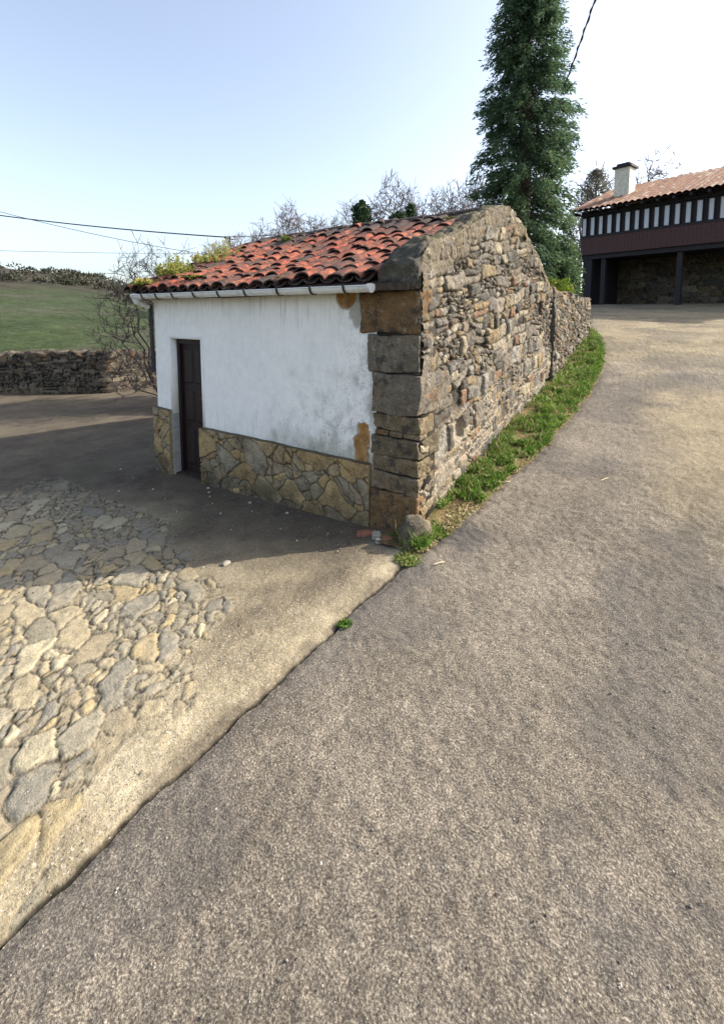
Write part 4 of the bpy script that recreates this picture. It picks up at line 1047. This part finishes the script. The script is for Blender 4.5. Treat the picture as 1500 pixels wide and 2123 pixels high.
# ---- bare trees
def tree_skel(seed, Ht, Rw, tips, lo=.22, stems=1):
    """bare tree: tips scattered through a domed crown, each joined to the nearest limb with a curved branch"""
    g = np.random.default_rng(seed)
    cap = 40 + tips*22
    P = np.zeros((cap, 3)); par = np.full(cap, -1); plen = np.zeros(cap); n = 1
    for k in range(stems):                              # leading stems, spread like a vase
        a = g.uniform(0, 6.28); sp = Rw*(.0 if stems == 1 else g.uniform(.2, .6)); prev = 0; h = Ht*g.uniform(.55, .8)
        for i in range(1, 9):
            f = i/8; q = np.array([math.cos(a)*sp*f**1.3, math.sin(a)*sp*f**1.3, h*f]) + np.append(g.normal(0, .02*Ht*.5, 2), 0)
            P[n] = q; par[n] = prev; plen[n] = plen[prev] + np.linalg.norm(q-P[prev]); prev = n; n += 1
    cz, hz = Ht*(lo + (1-lo)*.48), Ht*(1-lo)*.52
    d = g.normal(size=(tips, 3)); d /= np.linalg.norm(d, axis=1)[:, None]; r = g.uniform(.25, 1, tips)**(1/2.2)
    lump = 1 + .32*fbm(d[:, 0]*1.7+seed, d[:, 1]*1.7, 2, seed, d[:, 2]*1.7)
    T = d*r[:, None]*lump[:, None]*np.array([Rw, Rw, hz]) + np.array([0, 0, cz])
    T = T[np.argsort(np.linalg.norm(T - np.array([0, 0, Ht*lo]), axis=1))]
    tipn = []
    for q in T:
        v = q - P[:n]; dist = np.linalg.norm(v, axis=1)
        cost = dist*(1 + .9*np.clip(.35 - v[:, 2]/np.maximum(dist, 1e-6), 0, 2)) + .22*plen[:n]
        cost[0] = 1e9
        j = int(np.argmin(cost)); L = dist[j]
        if L < .02*Ht: continue
        dirp = P[j]-P[par[j]]; dirp /= np.linalg.norm(dirp)+1e-9
        c = P[j] + dirp*L*.28 + (q-P[j])*.22
        k = max(2, min(6, int(L/(.05*Ht))+1)); prev = j
        for i in range(1, k+1):
            f = i/k; w = P[j]*(1-f)**2 + 2*c*f*(1-f) + q*f*f + g.normal(0, .006*Ht, 3)*(i < k)
            P[n] = w; par[n] = prev; plen[n] = plen[prev] + np.linalg.norm(w-P[prev]); prev = n; n += 1
        tipn.append(prev)
    m0 = n
    for j in tipn:                                      # fine twigs at every tip
        dirp = P[j]-P[par[j]]; dirp /= np.linalg.norm(dirp)+1e-9
        for i in range(4):
            w = P[j] - dirp*.03*Ht*g.uniform(0, 1)*(i > 0) + (dirp + g.normal(0, .55, 3) + [0, 0, .25])*Ht*g.uniform(.02, .055)
            P[n] = w; par[n] = j; n += 1
    P, par = P[:n], par[:n]; load = np.zeros(n)
    load[m0:] = 1
    for i in range(n-1, 0, -1): load[par[i]] += load[i] if load[i] > 0 else 1
    return P, par, load
def bare_mesh(seed, Ht, Rw, r0, rmin, tips=170, stems=1, lo=.22):
    P, par, load = tree_skel(seed, Ht, Rw, tips, lo, stems)
    rad = np.maximum(r0*(load/load[0])**.48, rmin)
    i = np.arange(1, len(P)); p0, p1 = P[par[i]], P[i]; rb = rad[i]; ra = np.minimum(rad[par[i]], rb*1.25)
    thick = load[i] > load[0]*.12
    dd = p1-p0; dd /= np.linalg.norm(dd, axis=1)[:, None]+1e-9; ref = np.where(np.abs(dd[:, 2:3]) > .9, [[1., 0, 0]], [[0, 0, 1.]])
    e1 = np.cross(dd, ref); e1 /= np.linalg.norm(e1, axis=1)[:, None]+1e-9; e2 = np.cross(dd, e1)
    res = []
    for m_, ns in ((thick, 8), (~thick, 3)):
        th = np.linspace(0, 2*np.pi, ns, endpoint=False)
        ring = np.cos(th)[None, :, None]*e1[m_][:, None] + np.sin(th)[None, :, None]*e2[m_][:, None]
        V = np.concatenate([p0[m_][:, None]+ring*ra[m_][:, None, None], p1[m_][:, None]+ring*rb[m_][:, None, None]], 1)
        j = np.arange(ns); Q = np.stack([j, (j+1) % ns, (j+1) % ns+ns, j+ns], 1)
        mb_ = MB(); mb_.add(V.reshape(-1, 3), (Q[None]+np.arange(m_.sum())[:, None, None]*2*ns).reshape(-1, 4)); res.append(mb_)
    return res
def px_dir(px): return (px-754)/954.3
def bare_tree(px, top_y, D, width, seed, label, mat=m_twig, group='bare trees on the slope behind the hut', tips=200, stems=1, lo=.3, r0=.14, rmin=.013, zbase=None, name='bare_tree'):
    x = px_dir(px)*D; y = D
    u, s = US(x, y); zb = float(H(u, s) + hill_z(np.array(x), np.array(y))) - .15 if zbase is None else zbase
    top = 2 + (650-top_y)/954.3*D; Ht = top - zb
    t = world_thing(name, x, y, zb, label, 'tree', group)
    tr, cr = bare_mesh(seed, Ht, width/954.3*D/2, r0, rmin, tips, stems, lo)
    tr.build('trunk', mat, t, True); cr.build('crown', mat, t); return t, Ht
G2 = 'bare trees on the slope behind the hut'
bt_ = [(805, 386, 38, 118, 31, 'broadest bare tree above the ridge, right of the ivy-clad tree', .16, .017),
       (603, 426, 40, 78, 32, 'twiggy bare tree standing above the left part of the ridge', .12, .016),
       (655, 444, 42, 60, 33, 'low bare tree above the ridge just right of the twiggy one', .1, .016),
       (690, 452, 40, 44, 34, 'small sparse bare tree left of the ivy-clad tree', .1, .014),
       (725, 425, 43, 60, 35, 'bare tree with purplish twigs directly behind the ivy-clad tree', .1, .014),
       (853, 398, 44, 60, 36, 'slender pale bare tree rising behind the narrow evergreen bush', .1, .014),
       (893, 408, 40, 56, 37, 'bare tree right of the dark evergreen bush above the ridge', .11, .017),
       (922, 400, 42, 60, 38, 'bare tree halfway between the dark bush and the tall conifer', .11, .017),
       (950, 388, 40, 60, 39, 'bare tree second from the tall conifer on its left', .12, .018),
       (978, 374, 42, 60, 40, 'many-limbed bare tree directly left of the tall conifer', .12, .018),
       (545, 468, 44, 60, 41, 'faint low bare tree just right of the iron post on the roof', .09, .014),
       (492, 486, 42, 70, 42, 'low rounded bare tree just left of the iron post on the roof', .09, .014),
       (448, 500, 44, 60, 43, 'low bare tree behind the flowering roof plants', .09, .014)]
for (px, ty, D, w_, sd_i, lab, r0, rm) in bt_:
    bare_tree(px, ty, D, w_, sd_i, lab, r0=r0, rmin=rm*1.0, group=G2, tips=int(170+w_*3.2), stems=1+sd_i % 3)
bare_tree(1225, 352, 34, 84, 51, 'grey hazy bare tree between the conifer and the chimney', tips=330, r0=.14, rmin=.013, group=G2)
bare_tree(1330, 318, 36, 110, 52, 'bare tree behind the timber house, right of its chimney', r0=.15, rmin=.016, group=G2)
bare_tree(1195, 385, 36, 60, 53, 'low bare tree tucked against the right flank of the conifer', r0=.12, rmin=.018, group=G2)
# nearer leafless shrub tree behind the left corner of the hut
t, _ = bare_tree(322, 496, 10.6, 235, 64, 'leafless dark-stemmed shrub tree behind the left corner of the hut', mat=m_dtwig, group=None, r0=.06, rmin=.0042, tips=640, stems=6, lo=.10, zbase=-.3, name='leafless_shrub')
t.pop('group', None) if 'group' in t.keys() else None
# ivy tree and dark evergreen bushes on the skyline
def leafy(px, ty, by, D, wpx, n, label, name, mat=m_ivy, leaf=.3, taper=1.0, trunk=True):
    x = px_dir(px)*D; u, s = US(x, D); zb = float(H(u, s) + hill_z(np.array(x), np.array(float(D)))) - .1
    z0 = 2 + (650-by)/954.3*D; z1 = 2 + (650-ty)/954.3*D; wd_ = wpx/954.3*D/2
    t = world_thing(name, x, D, zb, label, 'tree')
    m = MB(); f = RNG.random(n); a = RNG.uniform(0, 2*np.pi, n)
    prof = np.sin(np.clip(f*.9+.1, 0, 1)*np.pi)**.5*(1-f*taper*.6)
    lump = 1 + .7*fbm(np.cos(a)*1.5+4, f*6, 3, 740+int(px), np.sin(a)*1.5)
    r = wd_*prof*lump*RNG.beta(3, 1.2, n)
    p = np.stack([r*np.cos(a), r*np.sin(a), z0-zb + (z1-z0)*f], 1); L = leaf*RNG.uniform(.5, 1.2, n)
    cards(m, p, L, L*.55, RNG.normal(0, 1, (n, 3)), RNG.random(n), .2); m.build('crown', mat, t)
    m = MB(); m.tube([(0, 0, 0), (.1, 0, (z0-zb)*.7), (0, 0, (z1-zb)*.96)], [.22, .17, .03], 8)
    for i in range(7):
        zz = z0-zb + (z1-z0)*RNG.uniform(.0, .8); aa_ = RNG.uniform(0, 6.28); m.tube([(0, 0, zz), (math.cos(aa_)*wd_*.8, math.sin(aa_)*wd_*.5, zz+wd_*.4), (math.cos(aa_)*wd_*1.7, math.sin(aa_)*wd_, zz+wd_*1.1)], [.07, .04, .015], 4, False)
    m.build('trunk', m_twig, t, True)
leafy(750, 424, 480, 36, 44, 1500, 'ivy-clad tree with a dark leafy trunk poking above the ridge', 'ivy_tree', leaf=.28, taper=.4)
leafy(849, 430, 480, 36, 24, 900, 'narrow dark evergreen bush standing above the ridge', 'evergreen_bush', leaf=.26, taper=.2)
leafy(826, 447, 480, 35, 46, 1500, 'low rounded dark evergreen bush left of the narrow one on the ridge', 'evergreen_bush', leaf=.26, taper=.3)
leafy(1222, 362, 440, 33, 60, 2600, 'grey-green bushy tree above the timber house roof', 'leafy_tree', m_greytree, .16, .2)

# ============================================================ FAR TIMBER HOUSE
P0 = np.array([11.0, 23.5]); DX = np.array([.617, -.787]); DY = np.array([.787, .617]); Z0 = 2.42
bh = world_thing('timber_house', P0[0], P0[1], Z0, 'house with dark timber gallery, row of white panes and clay tile roof beyond the road', 'house', rz=math.atan2(DX[1], DX[0]))
LEN = 11.0
m = MB(); a_ = axis((0, LEN, .06)); b_ = axis((-1.2, 2.55, .05)); A_, B_ = np.meshgrid(a_, b_, indexing='ij')
rel, edge, i1, mort = rubble_surface(A_, B_, .5, .24, 800, .03, .2)
m.grid(np.stack([A_, 3.2-rel, B_], -1), flip=True, rnd=i1, edge=edge, mort=.3)
m.box(0, LEN, 3.22, 7.5, -1.2, 4.5, rnd=.3, edge=1)
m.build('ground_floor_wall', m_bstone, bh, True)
m = MB(); m.box(-.02, .42, .15, 3.2, -1.2, 2.5); m.build('side_pier', m_bwood, bh)
for xx in (.95, 4.2, 7.6, 10.7):
    m = MB(); m.box(xx-.10, xx+.10, .22, .44, -1.2, 2.5); m.build('post', m_bwood, bh)
m = MB(); m.box(-.1, LEN, .12, .42, 2.28, 2.50); m.box(-.1, LEN, .42, 3.3, 2.40, 2.50); m.build('beam', m_bwood, bh)
m = MB()
for i in range(int(LEN/.16)+1):
    m.box(-.1+i*.16, -.1+i*.16+.155, .0, .06, 2.50, 3.34)
m.box(-.1, LEN, .06, .12, 2.5, 3.34); m.build('boarding', m_bboard, bh)
m = MB(); m.box(-.12, LEN, -.03, .10, 3.34, 3.42); m.box(-.12, LEN, -.03, .10, 4.38, 4.62); m.box(-.1, LEN, .08, .14, 3.42, 4.38)
m.box(-.08, .0, .1, 3.5, 2.5, 4.6); m.build('gallery_frame', m_bwood, bh)
# panes where the photograph shows them
def bx(px):   # position along the facade seen at a given photo column
    k = (px-754)/954.3; return (k*P0[1]-P0[0])/(DX[0]-k*DX[1])
cols = [1202, 1218.5, 1235, 1252.5, 1270, 1289]
xs = [bx(c) for c in cols]; stp = (xs[-1]-xs[0])/5
while xs[-1]+stp < LEN-.3: xs.append(xs[-1]+stp)
for xq in xs:
    m = MB(); hw_ = stp*(.235+.02*math.sin(xq*7)); m.box(xq-hw_, xq+hw_, .035, .075, 3.45, 4.30); pn = m.build('window', m_pane, bh)
    m = MB(); m.box(xq-hw_-.03, xq-hw_, -.0, .078, 3.42, 4.34); m.box(xq+hw_, xq+hw_+.03, -.0, .078, 3.42, 4.34); m.box(xq-hw_, xq+hw_, .0, .078, 4.30, 4.34); m.build('window_frame', m_bwood, pn)
m = MB(); xv = np.linspace(-.45, LEN+.2, int(LEN/.2)*10); tvv = np.linspace(0, 1, 24)
X_, T_ = np.meshgrid(xv, tvv, indexing='ij'); yy = -.62 + 4.6*T_; row = (T_*11) % 1
zz = 4.60 + .40*(yy+.62) + .075*np.abs(np.sin(X_*np.pi/.26))**.9 - .02*row
m.grid(np.stack([X_, yy, zz], -1), rnd=(hsh(np.floor(X_/.22), np.floor(T_*11), X_*0, 900)), old=.12)
m.grid(np.stack([X_, 3.98*2-yy-.0, zz-.0], -1), flip=True, rnd=.4, old=.2)
RF = m.build('roof', m_htile, bh, True)
m = MB(); m.add([(-.45, -.6, 4.56), (LEN+.2, -.6, 4.56), (LEN+.2, 3.98, 6.42), (-.45, 3.98, 6.42)], [(3, 2, 1, 0)])
for i in range(18): m.box(-.3+i*.62, -.2+i*.62, -.58, .1, 4.45, 4.56)
m.build('rafters', m_bwood, RF)
kk_ = (1280-754)/954.3; Pc = P0 + DY*1.65; cxx = (kk_*Pc[1]-Pc[0])/(DX[0]-kk_*DX[1])
m = MB()
m.box(cxx-.35, cxx+.35, 1.3, 2.0, 4.9, 6.75); CH = m.build('chimney', m_chim, RF)
m = MB(); m.box(cxx-.45, cxx+.45, 1.2, 2.1, 6.75, 6.85); m.box(cxx-.3, cxx+.3, 1.35, 1.95, 6.85, 6.98); m.build('chimney_cap', m_bwood, RF)

# ============================================================ OVERHEAD CABLES
def pxp(px, py, D): return np.array([px_dir(px)*D, D, 2 + (650-py)/954.3*D])
def cable(p, q, sagm, r, label, name='overhead_cable', n=30, tw=0):
    p, q = np.asarray(p, float), np.asarray(q, float); t = np.linspace(0, 1, n)[:, None]; P = p*(1-t) + q*t; P[:, 2] -= sagm*4*(t*(1-t))[:, 0]
    m = MB(); m.tube(P-p, r, 6)
    if tw:
        ph = np.linspace(0, tw*6.28, n); Q2 = P-p + np.stack([np.cos(ph), np.sin(ph), 0*ph], 1)*r*1.5; m.tube(Q2, r*.7, 5)
    o = m.build(name, m_cable); o.location = p; return tag(o, label, 'cable', None)
px_, py_ = W(4.33, 1.54); post_top = np.array([float(px_), float(py_), 3.235])
cable(post_top, pxp(-120, 432, 9.0), .06, .011, 'thick black cable running left from the iron post on the roof')
cable(post_top, pxp(900, 470, 12), .02, .007, 'thin cable running right from the iron post along behind the ridge')
cable(pxp(-60, 424, 12), pxp(455, 533, 14), .12, .008, 'thin sagging cable crossing below the thick one on the left')
cable(pxp(-60, 520, 16), pxp(520, 528, 22), .05, .008, 'lowest level thin cable passing through the leafless shrub')
cable(pxp(1262, -140, 9.0), pxp(1150, 205, 12.5), .02, .017, 'twisted black cable dropping steeply into the right side of the conifer', n=60, tw=9)

print('objects', len(bpy.data.objects), 'verts', sum(len(o.data.vertices) for o in bpy.data.objects if o.type == 'MESH'))
